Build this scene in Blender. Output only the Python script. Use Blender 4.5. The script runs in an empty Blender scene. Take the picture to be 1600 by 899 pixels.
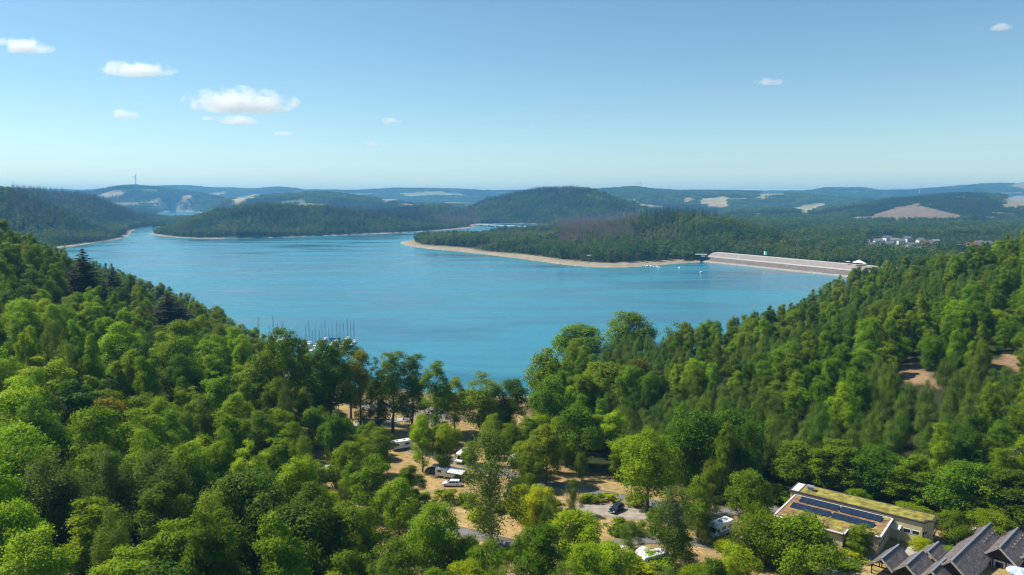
import bpy, bmesh, math, random
import numpy as np
from mathutils import Vector, Matrix

R = math.radians
rng = np.random.default_rng(7)
random.seed(7)
scene = bpy.context.scene
COL = scene.collection

# ------------------------------------------------------------------ camera
CAM_H, FOC = 78.0, 1142.0
PITCH = math.atan((449.5 - 312.0) / FOC)
SP, CP = math.sin(PITCH), math.cos(PITCH)
cam = bpy.data.cameras.new('camera')
cam.sensor_width = 36.0
cam.lens = 36.0 * FOC / 1600.0
cam.clip_start, cam.clip_end = 1.0, 60000.0
cam_ob = bpy.data.objects.new('camera', cam)
COL.objects.link(cam_ob)
cam_ob.location = (0, 0, CAM_H)
cam_ob.rotation_euler = (math.pi / 2 - PITCH, 0, 0)
scene.camera = cam_ob

# ------------------------------------------------------------------ sky and sun
SUN_EL, SUN_AZ = R(50), R(-72)          # azimuth from the view direction (+Y), negative = left
world = bpy.data.worlds.new('World')
scene.world = world
world.use_nodes = True
wn, wl = world.node_tree.nodes, world.node_tree.links
wn.clear()
sky = wn.new('ShaderNodeTexSky')
sky.sky_type = 'NISHITA'
sky.sun_disc = False
sky.sun_elevation = SUN_EL
sky.sun_rotation = SUN_AZ
sky.altitude = 400
sky.air_density, sky.dust_density, sky.ozone_density = 1.0, 0.1, 4.0
tint = wn.new('ShaderNodeMix'); tint.data_type = 'RGBA'; tint.blend_type = 'MULTIPLY'
tint.inputs['Factor'].default_value = 1.0
tint.inputs['B'].default_value = (1.17, 1.15, 1.0, 1)
sat = wn.new('ShaderNodeHueSaturation'); sat.inputs['Saturation'].default_value = 1.12
bg = wn.new('ShaderNodeBackground'); bg.inputs['Strength'].default_value = 0.092
wo = wn.new('ShaderNodeOutputWorld')
wl.new(sky.outputs[0], tint.inputs['A']); wl.new(tint.outputs['Result'], sat.inputs['Color']); wl.new(sat.outputs[0], bg.inputs['Color']); wl.new(bg.outputs[0], wo.inputs[0])

sun = bpy.data.lights.new('sun', 'SUN')
sun.energy = 5.0
sun.angle = R(0.5)
sun.color = (1.0, 0.94, 0.82)
sun_ob = bpy.data.objects.new('sun', sun)
COL.objects.link(sun_ob)
SUN_DIR = Vector((math.sin(SUN_AZ) * math.cos(SUN_EL), math.cos(SUN_AZ) * math.cos(SUN_EL), math.sin(SUN_EL)))
sun_ob.rotation_euler = SUN_DIR.to_track_quat('Z', 'Y').to_euler()
sun_ob.location = SUN_DIR * 400

scene.view_settings.view_transform = 'Standard'
scene.view_settings.look = 'None'
scene.view_settings.gamma = 1.0
scene.view_settings.exposure = 0.5
scene.view_settings.use_curve_mapping = False
cy = scene.cycles
cy.max_bounces, cy.diffuse_bounces, cy.glossy_bounces = 10, 2, 2
cy.transmission_bounces, cy.volume_bounces, cy.transparent_max_bounces = 3, 8, 6
cy.use_denoising = True
cy.filter_width = 1.15

# ------------------------------------------------------------------ helpers: pixels of a 1600 px wide view to places on the ground
def ray(px, py):
    a, b = (px - 800.0) / FOC, (449.5 - py) / FOC
    return np.array([a, CP + b * SP, -SP + b * CP])
def at_z(px, py, z):
    d = ray(px, py); t = (z - CAM_H) / d[2]
    return Vector((d[0] * t, d[1] * t, z))
def at_y(px, py, Y):
    d = ray(px, py); t = Y / d[1]
    return Vector((d[0] * t, Y, CAM_H + d[2] * t))
def project(x, y, z):
    vz = z - CAM_H
    dep = y * CP - vz * SP
    dep = np.where(np.abs(dep) < 1e-3, 1e-3, dep)
    return 800 + FOC * x / dep, 449.5 - FOC * (y * SP + vz * CP) / dep, dep

def smooth(t):
    t = np.clip(t, 0, 1); return t * t * (3 - 2 * t)
def in_poly(x, y, poly):
    inside = np.zeros(np.shape(x), bool)
    n = len(poly)
    for i in range(n):
        x0, y0 = poly[i]; x1, y1 = poly[(i + 1) % n]
        if y0 == y1: continue
        c = ((y0 > y) != (y1 > y)) & (x < (x1 - x0) * (y - y0) / (y1 - y0) + x0)
        inside ^= c
    return inside
def poly_dist(x, y, poly, closed=True):
    d = np.full(np.shape(x), 1e9)
    n = len(poly)
    for i in range(n if closed else n - 1):
        x0, y0 = poly[i]; x1, y1 = poly[(i + 1) % n]
        vx, vy = x1 - x0, y1 - y0
        t = np.clip(((x - x0) * vx + (y - y0) * vy) / (vx * vx + vy * vy + 1e-9), 0, 1)
        d = np.minimum(d, np.hypot(x - x0 - t * vx, y - y0 - t * vy))
    return d
def vnoise(x, y, s, seed=0):
    x = np.asarray(x, float) / s + 1000.3 * (seed + 1); y = np.asarray(y, float) / s + 517.7 * (seed + 1)
    xi, yi = np.floor(x), np.floor(y); fx, fy = x - xi, y - yi
    fx, fy = fx * fx * (3 - 2 * fx), fy * fy * (3 - 2 * fy)
    def h(a, b):
        v = np.sin(a * 127.1 + b * 311.7 + seed * 74.7) * 43758.5453
        return v - np.floor(v)
    return (h(xi, yi) * (1 - fx) + h(xi + 1, yi) * fx) * (1 - fy) + (h(xi, yi + 1) * (1 - fx) + h(xi + 1, yi + 1) * fx) * fy
def chaikin(p, n=2):
    for _ in range(n):
        q = []
        for i in range(len(p)):
            a, b = p[i], p[(i + 1) % len(p)]
            q += [(a[0] * .75 + b[0] * .25, a[1] * .75 + b[1] * .25), (a[0] * .25 + b[0] * .75, a[1] * .25 + b[1] * .75)]
        p = q
    return p

# ------------------------------------------------------------------ helpers: materials
def mat(name, color=(.5, .5, .5), rough=.7, metal=0.0, spec=.4, noise=0.0, nscale=3.0, bump=0.0, bscale=20.0, emit=None, coords='Object'):
    m = bpy.data.materials.new(name); m.use_nodes = True
    nt = m.node_tree; b = nt.nodes['Principled BSDF']
    b.inputs['Base Color'].default_value = (*color, 1)
    b.inputs['Roughness'].default_value = rough
    b.inputs['Metallic'].default_value = metal
    b.inputs['Specular IOR Level'].default_value = spec
    if noise > 0 or bump > 0:
        tc = nt.nodes.new('ShaderNodeTexCoord')
    if noise > 0:
        n = nt.nodes.new('ShaderNodeTexNoise'); n.inputs['Scale'].default_value = nscale; n.inputs['Detail'].default_value = 5
        nt.links.new(tc.outputs[coords], n.inputs['Vector'])
        mr = nt.nodes.new('ShaderNodeMapRange')
        mr.inputs['From Min'].default_value = .3; mr.inputs['From Max'].default_value = .7
        mr.inputs['To Min'].default_value = 1 - noise; mr.inputs['To Max'].default_value = 1 + noise
        nt.links.new(n.outputs['Fac'], mr.inputs['Value'])
        mx = nt.nodes.new('ShaderNodeMix'); mx.data_type = 'RGBA'; mx.blend_type = 'MULTIPLY'; mx.inputs['Factor'].default_value = 1
        mx.inputs['A'].default_value = (*color, 1)
        nt.links.new(mr.outputs[0], mx.inputs['B']); nt.links.new(mx.outputs['Result'], b.inputs['Base Color'])
    if bump > 0:
        n2 = nt.nodes.new('ShaderNodeTexNoise'); n2.inputs['Scale'].default_value = bscale; n2.inputs['Detail'].default_value = 4
        nt.links.new(tc.outputs[coords], n2.inputs['Vector'])
        bp = nt.nodes.new('ShaderNodeBump'); bp.inputs['Strength'].default_value = bump; bp.inputs['Distance'].default_value = .1
        nt.links.new(n2.outputs['Fac'], bp.inputs['Height']); nt.links.new(bp.outputs[0], b.inputs['Normal'])
    return m

def leaf_mat(name, lo, hi, transl=.35, hue=.05, use_obj=True, spec=.07):
    """foliage: colour varies per tree (object random / object colour) and per leaf spray (attribute tint)"""
    m = bpy.data.materials.new(name); m.use_nodes = True
    nt = m.node_tree; N, L = nt.nodes, nt.links
    b = N['Principled BSDF']; out = N['Material Output']
    at = N.new('ShaderNodeAttribute'); at.attribute_name = 'tint'
    oi = N.new('ShaderNodeObjectInfo')
    mix = N.new('ShaderNodeMix'); mix.data_type = 'RGBA'
    mix.inputs['A'].default_value = (*lo, 1); mix.inputs['B'].default_value = (*hi, 1)
    ad = N.new('ShaderNodeMath'); ad.operation = 'MULTIPLY_ADD'
    ad.inputs[1].default_value = .55; L.new(oi.outputs['Random'], ad.inputs[0])
    m2 = N.new('ShaderNodeMath'); m2.operation = 'MULTIPLY'; m2.inputs[1].default_value = .45
    L.new(at.outputs['Fac'], m2.inputs[0]); L.new(m2.outputs[0], ad.inputs[2])
    L.new(ad.outputs[0], mix.inputs['Factor'])
    hs = N.new('ShaderNodeHueSaturation')
    r2 = N.new('ShaderNodeMath'); r2.operation = 'MULTIPLY'; r2.inputs[1].default_value = 37.31; L.new(oi.outputs['Random'], r2.inputs[0])
    r3 = N.new('ShaderNodeMath'); r3.operation = 'FRACT'; L.new(r2.outputs[0], r3.inputs[0])
    mr = N.new('ShaderNodeMapRange'); mr.inputs['To Min'].default_value = .5 - hue; mr.inputs['To Max'].default_value = .5 + hue * .6
    L.new(r3.outputs[0], mr.inputs['Value']); L.new(mr.outputs[0], hs.inputs['Hue']); L.new(mix.outputs['Result'], hs.inputs['Color'])
    colr = hs.outputs['Color']
    if not use_obj:                                    # stands of different species over the hills
        nz_ = N.new('ShaderNodeTexNoise'); nz_.inputs['Scale'].default_value = .011; nz_.inputs['Detail'].default_value = 3; L.new(oi.outputs['Location'], nz_.inputs['Vector'])
        cr = N.new('ShaderNodeMapRange'); cr.inputs['From Min'].default_value = .36; cr.inputs['From Max'].default_value = .64; L.new(nz_.outputs['Fac'], cr.inputs['Value'])
        st = N.new('ShaderNodeMix'); st.data_type = 'RGBA'; st.inputs['A'].default_value = (.62, .75, .85, 1); st.inputs['B'].default_value = (1.65, 1.35, .9, 1); L.new(cr.outputs[0], st.inputs['Factor'])
        sm = N.new('ShaderNodeMix'); sm.data_type = 'RGBA'; sm.blend_type = 'MULTIPLY'; sm.inputs['Factor'].default_value = 1; L.new(colr, sm.inputs['A']); L.new(st.outputs['Result'], sm.inputs['B']); colr = sm.outputs['Result']
    if use_obj:
        mm = N.new('ShaderNodeMix'); mm.data_type = 'RGBA'; mm.blend_type = 'MULTIPLY'; mm.inputs['Factor'].default_value = 1
        L.new(colr, mm.inputs['A']); L.new(oi.outputs['Color'], mm.inputs['B']); colr = mm.outputs['Result']
    L.new(colr, b.inputs['Base Color'])
    b.inputs['Roughness'].default_value = .5
    b.inputs['Specular IOR Level'].default_value = spec
    tr = N.new('ShaderNodeBsdfTranslucent')
    tg = N.new('ShaderNodeMix'); tg.data_type = 'RGBA'; tg.blend_type = 'MULTIPLY'; tg.inputs['Factor'].default_value = 1
    tg.inputs['B'].default_value = (1.5, 1.6, .45, 1); L.new(colr, tg.inputs['A']); L.new(tg.outputs['Result'], tr.inputs['Color'])
    ms = N.new('ShaderNodeMixShader'); ms.inputs[0].default_value = transl
    L.new(b.outputs[0], ms.inputs[1]); L.new(tr.outputs[0], ms.inputs[2]); L.new(ms.outputs[0], out.inputs[0])
    return m

# ------------------------------------------------------------------ helpers: meshes and tagging
def np_mesh(name, verts, faces, mats=(), smooth_=False, mi=None, attr=None):
    """faces: (n,3) or (n,4) array"""
    me = bpy.data.meshes.new(name)
    v = np.asarray(verts, np.float32); f = np.asarray(faces, np.int32)
    me.vertices.add(len(v)); me.vertices.foreach_set('co', v.ravel())
    k = f.shape[1]
    me.loops.add(f.size); me.loops.foreach_set('vertex_index', f.ravel())
    me.polygons.add(len(f)); me.polygons.foreach_set('loop_start', np.arange(0, f.size, k, dtype=np.int32))
    if mi is not None: me.polygons.foreach_set('material_index', np.asarray(mi, np.int32))
    if smooth_: me.polygons.foreach_set('use_smooth', np.ones(len(f), bool))
    for m in mats: me.materials.append(m)
    if attr is not None:
        for k_, a in attr.items():
            a = np.asarray(a, np.float32)
            if a.ndim == 1:
                at = me.attributes.new(k_, 'FLOAT', 'POINT'); at.data.foreach_set('value', a)
            else:
                at = me.attributes.new(k_, 'FLOAT_COLOR', 'POINT'); at.data.foreach_set('color', a.ravel())
    me.update(calc_edges=True); me.validate()
    return me

class MB:
    """collects boxes, prisms and tubes into one mesh; several materials allowed inside one part only when wanted"""
    def __init__(s): s.v, s.f, s.m = [], [], []
    def add(s, vs, fs, m=0):
        o = len(s.v); s.v += [tuple(p) for p in vs]; s.f += [tuple(i + o for i in q) for q in fs]; s.m += [m] * len(fs); return s
    def box(s, c, d, rz=0.0, m=0, tx=1.0, ty=1.0, rx=0.0, ry=0.0):
        """centre c, size d; tx, ty shrink the top"""
        hx, hy, hz = d[0] / 2, d[1] / 2, d[2] / 2
        p = [(-hx, -hy, -hz), (hx, -hy, -hz), (hx, hy, -hz), (-hx, hy, -hz), (-hx * tx, -hy * ty, hz), (hx * tx, -hy * ty, hz), (hx * tx, hy * ty, hz), (-hx * tx, hy * ty, hz)]
        M = Matrix.Rotation(rz, 3, 'Z') @ Matrix.Rotation(ry, 3, 'Y') @ Matrix.Rotation(rx, 3, 'X'); c = Vector(c)
        return s.add([M @ Vector(q) + c for q in p], [(0, 3, 2, 1), (4, 5, 6, 7), (0, 1, 5, 4), (1, 2, 6, 5), (2, 3, 7, 6), (3, 0, 4, 7)], m)
    def prism(s, pts, z0, z1, m=0):
        """vertical prism over a counter-clockwise 2d outline"""
        n = len(pts)
        vs = [(x, y, z0) for x, y in pts] + [(x, y, z1) for x, y in pts]
        fs = [tuple(range(n - 1, -1, -1)), tuple(range(n, 2 * n))] + [(i, (i + 1) % n, n + (i + 1) % n, n + i) for i in range(n)]
        return s.add(vs, fs, m)
    def extrude(s, prof, axis, a, b, m=0):
        """profile of (u, w) points swept along an axis 'x' or 'y' from a to b; w is height"""
        n = len(prof)
        if axis == 'y': vs = [(u, a, w) for u, w in prof] + [(u, b, w) for u, w in prof]
        else: vs = [(a, u, w) for u, w in prof] + [(b, u, w) for u, w in prof]
        fs = [tuple(range(n - 1, -1, -1)), tuple(range(n, 2 * n))] + [(i, (i + 1) % n, n + (i + 1) % n, n + i) for i in range(n)]
        return s.add(vs, fs, m)
    def tube(s, pts, rad, n=8, m=0, cap=True):
        pts = [Vector(p) for p in pts]
        if not hasattr(rad, '__len__'): rad = [rad] * len(pts)
        vs = []
        for i, p in enumerate(pts):
            d = (pts[min(i + 1, len(pts) - 1)] - pts[max(i - 1, 0)])
            if d.length < 1e-6: d = Vector((0, 0, 1))
            d.normalize()
            a = d.cross(Vector((0, 0, 1)) if abs(d.z) < .9 else Vector((1, 0, 0))).normalized(); b = d.cross(a)
            for k in range(n):
                t = 2 * math.pi * k / n
                vs.append(p + (a * math.cos(t) + b * math.sin(t)) * rad[i])
        fs = []
        for i in range(len(pts) - 1):
            for k in range(n):
                k2 = (k + 1) % n
                fs.append((i * n + k, i * n + k2, (i + 1) * n + k2, (i + 1) * n + k))
        if cap:
            fs.append(tuple(range(n - 1, -1, -1))); fs.append(tuple((len(pts) - 1) * n + k for k in range(n)))
        return s.add(vs, fs, m)
    def mesh(s, name, mats):
        me = bpy.data.meshes.new(name); me.from_pydata([tuple(map(float, p)) for p in s.v], [], s.f)
        for q in (mats if isinstance(mats, (list, tuple)) else [mats]): me.materials.append(q)
        me.polygons.foreach_set('material_index', s.m)
        bm = bmesh.new(); bm.from_mesh(me); bmesh.ops.recalc_face_normals(bm, faces=bm.faces); bm.to_mesh(me); bm.free()
        me.update(); return me
    def build(s, name, mats, parent=None, bevel=0.0):
        o = link(name, s.mesh(name, mats), parent)
        if bevel > 0:
            bv = o.modifiers.new('bevel', 'BEVEL'); bv.width = bevel; bv.segments = 2; bv.limit_method = 'ANGLE'; bv.angle_limit = R(40)
        return o

def link(name, data, parent=None, loc=None, rz=None, scale=None):
    o = bpy.data.objects.new(name, data); COL.objects.link(o)
    if parent is not None: o.parent = parent
    if loc is not None: o.location = loc
    if rz is not None: o.rotation_euler = (0, 0, rz)
    if scale is not None: o.scale = scale
    return o
def tag(o, label=None, cat=None, group=None, kind=None):
    if label: o['label'] = label
    if cat: o['category'] = cat
    if group: o['group'] = group
    if kind: o['kind'] = kind
    return o
def thing(name, label, cat, loc=(0, 0, 0), rz=0.0, group=None, scale=None):
    return tag(link(name, None, None, loc, rz, scale), label, cat, group)
# ------------------------------------------------------------------ terrain
def shore(px, py):
    v = at_z(px, py, 0.0); return (v.x, v.y)
NEAR_SHORE = [(-740, 1180), (-600, 980), (-430, 760), (-300, 590), (-205, 470), (-150, 395), (-112, 335), (-78, 304), (-40, 293), (-5, 286), (16, 284), (21, 300), (23, 330), (40, 352), (76, 362), (112, 384), (160, 430), (228, 540), (292, 640), (352, 728)]
LAKE = NEAR_SHORE + [shore(1320, 432), shore(1200, 419), shore(1105, 409.5),
        shore(1062, 412), shore(1005, 416.5), shore(960, 419), shore(905, 417), shore(850, 410), shore(800, 403), shore(750, 397), shore(700, 392), shore(660, 388.5), shore(634, 384), shore(621, 379.5), shore(632, 377),
        (-150, 1560), (-40, 1640), (60, 1790), (140, 2050), (120, 2330), (-20, 2420), (-110, 2330), (-120, 2180),
        shore(748, 355), shore(700, 360), shore(620, 364.5), shore(500, 369), shore(400, 372.5), shore(330, 373), shore(290, 373), shore(240, 368.5), shore(229, 365),
        (-880, 1990), (-1000, 2120), (-1040, 2080), (-960, 1850), shore(204, 369), shore(180, 375.5), shore(140, 381), shore(105, 386.5)]
LAKE = chaikin(LAKE, 1)
LAKE2 = chaikin([at for at in [tuple(at_z(q[0], q[1], 0)[:2]) for q in [(236, 338), (262, 330.5), (300, 331), (330, 334), (320, 345), (250, 345)]]], 1)

CP_NEAR = [  # ground points of the near slopes: x, y, z
    (-57, 75, 19), (-80, 120, 20), (-115, 190, 25), (-140, 200, 29), (-175, 300, 32), (-137, 290, 17), (-108, 312, 4), (-233, 330, 52), (-205, 310, 42), (-52, 130, 11.5), (-60, 165, 9.5), (-62, 210, 8.5), (-62, 250, 6.5),
    (-80, 165, 15), (-85, 215, 15), (-88, 260, 11), (-120, 250, 23), (-180, 230, 38), (-240, 230, 55), (-300, 300, 68), (-350, 420, 72), (-320, 520, 18), (-420, 640, 20), (-500, 780, 9), (-250, 420, 20), (-215, 420, 5), (-300, 430, 40), (-600, 900, 9),
    (-40, 60, 16), (0, 40, 17), (0, 100, 12.5), (40, 60, 17), (90, 70, 20), (0, 150, 9), (-20, 200, 7.2), (0, 250, 4.2), (-40, 250, 4.8), (15, 275, 1.6), (-30, 280, 2), (60, 250, 7), (90, 310, 4), (60, 135, 10), (66, 150, 10), (90, 140, 10.5), (45, 200, 7.8), (75, 200, 10),
    (100, 170, 12.5), (110, 200, 16), (141, 230, 22), (166, 240, 25.5), (120, 260, 17), (150, 300, 21), (190, 300, 29), (227, 370, 33), (266, 380, 42), (213, 385, 24), (200, 400, 12), (162, 372, 9), (115, 330, 8), (130, 110, 17), (180, 150, 27), (220, 220, 34),
    (300, 320, 48), (340, 420, 48), (300, 470, 33), (300, 600, 9), (380, 560, 26), (420, 680, 8), (470, 620, 26), (520, 740, 10), (600, 560, 40), (620, 850, 8), (400, 800, 4),
    (0, -100, 32), (-120, 0, 34), (120, 0, 32), (-300, 100, 62), (320, 120, 52), (-400, -100, 70), (400, -100, 60), (-550, 400, 85), (600, 300, 60)]
def tps_fit(pts, lam=2.0):
    p = np.array(pts, float); n = len(p); xy = p[:, :2] / 100.0
    r = np.hypot(xy[:, None, 0] - xy[None, :, 0], xy[:, None, 1] - xy[None, :, 1])
    K = np.where(r > 0, r * r * np.log(r + 1e-12), 0) + np.eye(n) * lam * .01
    Pm = np.c_[np.ones(n), xy]
    A = np.zeros((n + 3, n + 3)); A[:n, :n] = K; A[:n, n:] = Pm; A[n:, :n] = Pm.T
    return np.linalg.solve(A, np.r_[p[:, 2], 0, 0, 0]), xy
TPS_W, TPS_XY = tps_fit(CP_NEAR)
def tps(x, y):
    sh = np.shape(x); x = np.ravel(x) / 100.0; y = np.ravel(y) / 100.0
    out = TPS_W[-3] + TPS_W[-2] * x + TPS_W[-1] * y
    for i, (a, b) in enumerate(TPS_XY):
        r = np.hypot(x - a, y - b)
        out = out + TPS_W[i] * np.where(r > 0, r * r * np.log(r + 1e-12), 0)
    return out.reshape(sh)

# far ridges: skyline seen from the viewpoint (tree tops), distance, tree height, front and back width
RIDGES = [
    ('a1', [(-400, 270), (-100, 280), (0, 287), (40, 295), (90, 316), (140, 337), (190, 352), (212, 366)], [(-400, 1300), (0, 1430), (120, 1520), (212, 1700)], 18, 240, 320),
    ('a2', [(-400, 284), (0, 287), (30, 290), (110, 293), (150, 301), (200, 322), (240, 338), (266, 352)], [(-400, 2100), (266, 2150)], 20, 420, 300),
    ('b', [(222, 368), (245, 353), (300, 333), (350, 321), (400, 315), (450, 315), (500, 318), (560, 323), (620, 328), (680, 336), (720, 344), (756, 358)], [(222, 1760), (400, 1780), (560, 1850), (756, 2230)], 18, 270, 260),
    ('b2', [(560, 335), (600, 323), (650, 317), (700, 317), (730, 325), (752, 345)], [(560, 2500), (752, 2560)], 20, 200, 260),
    ('c', [(622, 382), (640, 364), (700, 362), (800, 362), (850, 361), (900, 350), (960, 336), (1000, 328), (1040, 323), (1110, 331), (1150, 341), (1200, 353), (1250, 373), (1290, 392), (1330, 402)],
          [(622, 1385), (700, 1260), (800, 1180), (900, 1230), (1000, 1290), (1100, 1230), (1200, 1130), (1330, 960)], 17, 340, 260),
    ('d', [(690, 335), (740, 319), (760, 309), (800, 300), (840, 292), (890, 289), (920, 293), (950, 302), (980, 312), (1010, 322), (1070, 338)], [(690, 2750), (1070, 2750)], 18, 420, 500),
    ('e', [(-300, 292), (90, 302), (150, 297), (180, 291), (210, 288.5), (240, 291), (300, 297), (345, 306), (370, 322)], [(-300, 5000), (370, 5200)], 18, 1000, 700),
    ('e2', [(340, 312), (380, 304), (430, 299), (480, 297), (530, 300), (580, 307), (640, 314), (720, 318)], [(340, 4000), (720, 3900)], 18, 900, 500),
    ('f', [(-500, 291), (0, 293), (130, 297), (260, 290), (300, 290), (340, 293), (400, 294), (440, 292), (480, 296), (560, 297), (620, 293.5), (700, 294.5), (760, 297), (930, 297), (1080, 297), (1200, 298), (1400, 298), (2100, 292)], [(-500, 8000), (2100, 8000)], 18, 2400, 1500),
    ('g', [(860, 304), (940, 294.5), (990, 291), (1010, 294), (1060, 297), (1150, 298), (1250, 301), (1300, 306), (1420, 312)], [(860, 5200), (1420, 5200)], 18, 1700, 700),
    ('h', [(1100, 302), (1250, 299), (1290, 293), (1340, 293), (1375, 297), (1420, 296), (1470, 292), (1530, 287), (1560, 285.5), (1600, 283.5), (1700, 280), (2200, 280)], [(1100, 7000), (2200, 7000)], 18, 1600, 1500),
    ('i', [(1090, 334), (1160, 323), (1200, 321), (1280, 324), (1330, 315), (1400, 306), (1450, 301), (1500, 298), (1560, 301), (1600, 309), (1700, 312), (2200, 310)], [(1090, 3200), (2200, 3200)], 22, 1300, 500),
    ('j', [(1120, 352), (1200, 340), (1280, 345), (1350, 356), (1450, 361), (1550, 351), (1650, 342), (2200, 330)], [(1120, 1950), (2200, 1950)], 16, 520, 400),
]
DAM_W = [shore(1106, 410), shore(1322, 433)]         # water line of the dam, far end and near end
da = np.array(DAM_W[0]); db = np.array(DAM_W[1])
DAM_DIR = (db - da) / np.linalg.norm(db - da); DAM_LEN = float(np.linalg.norm(db - da))
DAM_N = np.array([-DAM_DIR[1], DAM_DIR[0]])
if DAM_N[0] < 0: DAM_N = -DAM_N                      # away from the lake
def height(x, y):
    x = np.asarray(x, float); y = np.asarray(y, float)
    near = np.maximum(tps(x, np.minimum(y, 1000)), 1.5)
    px = 800 + FOC * x / (np.maximum(y, 50) * .9965)
    far = 3.5 + 3 * vnoise(x, y, 300, 3) + np.clip((y - 2600) / 1500, 0, 1) * 14
    for nm, prof, dist, th, wf, wb in RIDGES:
        p = np.array(prof, float); d = np.array(dist, float)
        D = np.interp(px, d[:, 0], d[:, 1])
        py = np.interp(px, p[:, 0], p[:, 1])
        zt = CAM_H + D * ((449.5 - py) / FOC * CP - SP) / (CP + (449.5 - py) / FOC * SP) - th
        edge = smooth((px - p[0, 0]) / 12.0 + 1) * smooth((p[-1, 0] - px) / 12.0 + 1)
        edge = np.where((px < p[0, 0]) | (px > p[-1, 0]), edge, 1.0)
        t = np.where(y < D, (D - y) / wf, (y - D) / wb)
        b = .5 + .5 * np.cos(np.pi * np.clip(t, 0, 1))
        far = np.maximum(far, np.maximum(zt, 2.0) * b * edge)
    far = far + (vnoise(x, y, 120, 1) - .5) * np.clip(far * .12, 0, 7)
    w = smooth((y - 720) / 230)
    w = np.where(x < -200, smooth((y - 950) / 250), w)
    z = near * (1 - w) + far * w
    z = z + (vnoise(x, y, 22, 2) - .5) * 1.6 * smooth((np.abs(x + 5) - 60) / 30)
    # lake
    d = np.minimum(poly_dist(x, y, LAKE), poly_dist(x, y, LAKE2)); ins = in_poly(x, y, LAKE) | in_poly(x, y, LAKE2)
    beach = np.minimum(.25 + d * .085, 6.0)
    k = smooth(d / np.where(y > 600, 75, 26))
    zl = beach * (1 - k) + np.maximum(z, beach * .8) * k
    z = np.where(ins, -.6 - np.minimum(d * .12, 9), zl)
    # dam: gravel slope, a crest and a grassy back
    rx, ry = x - da[0], y - da[1]
    s = rx * DAM_DIR[0] + ry * DAM_DIR[1]; n = rx * DAM_N[0] + ry * DAM_N[1]
    zd = np.where(n < 26, -1.6 + n * .40, np.where(n < 34, 8.9, 8.9 - (n - 34) * .45))
    on = (s > -15) & (s < DAM_LEN + 60) & (n > -4) & (n < 60)
    z = np.where(on & (n < 36), zd, np.where(on, np.maximum(z * .0 + zd, 3.0), z))
    return z
def hz(x, y): return float(height(np.array([x]), np.array([y]))[0])
def ground_at(px, py, lift=0.0, y0=60.0, y1=2500.0):
    """where the line of sight through a pixel meets the ground (raised by lift)"""
    d = ray(px, py)
    ys = np.concatenate([np.arange(y0, 420, 1.0), np.arange(420, y1, 4.0)])
    t = ys / d[1]
    dz = CAM_H + d[2] * t - (height(d[0] * t, ys) + lift)
    k = np.argmax(dz < 0)
    if dz[k] >= 0: k = len(ys) - 1
    Y = ys[k]
    return Vector((d[0] * Y / d[1], Y, hz(d[0] * Y / d[1], Y)))

ROWS = np.concatenate([np.arange(-160, 700, 3.6), 700 * np.exp(np.arange(0, math.log(13000 / 700), .0105))])
NC = 440
UU = np.linspace(-1, 1, NC); UU = np.sign(UU) * np.abs(UU) ** 1.12
HW = np.maximum(640, ROWS * .98 + 60)
GX = UU[None, :] * HW[:, None]; GY = np.repeat(ROWS[:, None], NC, 1)
GZ = height(GX, GY)
GPX, GPY, GDEP = project(GX, GY, GZ)
# running horizon per column of sight, to leave out trees that nobody could see
def far_visible(x, y, z, th):
    px, py, _ = project(x, y, z + th)
    return px, py

CAMP = [(-46, 160), (-62, 200), (-78, 250), (-70, 300), (24, 290), (12, 268), (9, 250), (15, 212), (18, 188), (42, 174), (48, 160), (62, 158), (76, 154), (112, 146), (112, 90), (-24, 90), (-36, 130)]
FIELDS = [  # far open ground, outlines as seen from the viewpoint: (outline, nearest distance, colour)
    ([(1325, 346), (1365, 334), (1405, 323), (1432, 318), (1452, 325), (1490, 333), (1508, 341), (1470, 346), (1400, 347)], 1800, (.20, .145, .10)),
    ([(1236, 331), (1250, 321), (1285, 316), (1290, 322), (1272, 333), (1262, 340)], 1800, (.34, .29, .14)),
    ([(1090, 322), (1100, 311), (1130, 307), (1142, 314), (1138, 325)], 1800, (.36, .29, .17)), ([(1060, 318), (1066, 310), (1085, 308), (1088, 318)], 1800, (.30, .22, .16)),
    ([(1180, 303), (1230, 302), (1228, 308), (1185, 309)], 3000, (.26, .24, .10)), ([(1555, 316), (1580, 307), (1640, 305), (1640, 332), (1575, 328)], 1800, (.30, .24, .15)),
    ([(150, 306), (185, 297), (200, 298), (192, 305), (168, 311)], 3000, (.32, .25, .16)), ([(268, 309), (285, 304), (302, 306), (296, 313)], 3000, (.33, .22, .14)),
    ([(358, 312), (402, 303), (410, 308), (370, 314)], 3000, (.36, .30, .20)), ([(430, 316), (475, 311), (480, 318), (436, 320)], 2600, (.12, .17, .05)),
    ([(590, 313), (620, 311), (640, 316), (600, 319)], 2600, (.32, .25, .17)), ([(615, 302), (690, 299), (705, 305), (640, 309)], 3000, (.24, .24, .11)),
    ([(1165, 335), (1195, 333), (1200, 338), (1170, 339)], 1500, (.26, .26, .10)), ([(1385, 349), (1440, 349), (1440, 352), (1388, 353)], 1500, (.27, .29, .10)),
    ([(975, 313), (985, 310), (1000, 311), (998, 317)], 2900, (.36, .28, .18)),
    ([(1445, 305), (1600, 300), (1600, 304), (1450, 308)], 4000, (.30, .24, .15)), ([(1220, 318), (1240, 317), (1240, 321), (1222, 322)], 3000, (.33, .26, .16)),
]
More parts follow.
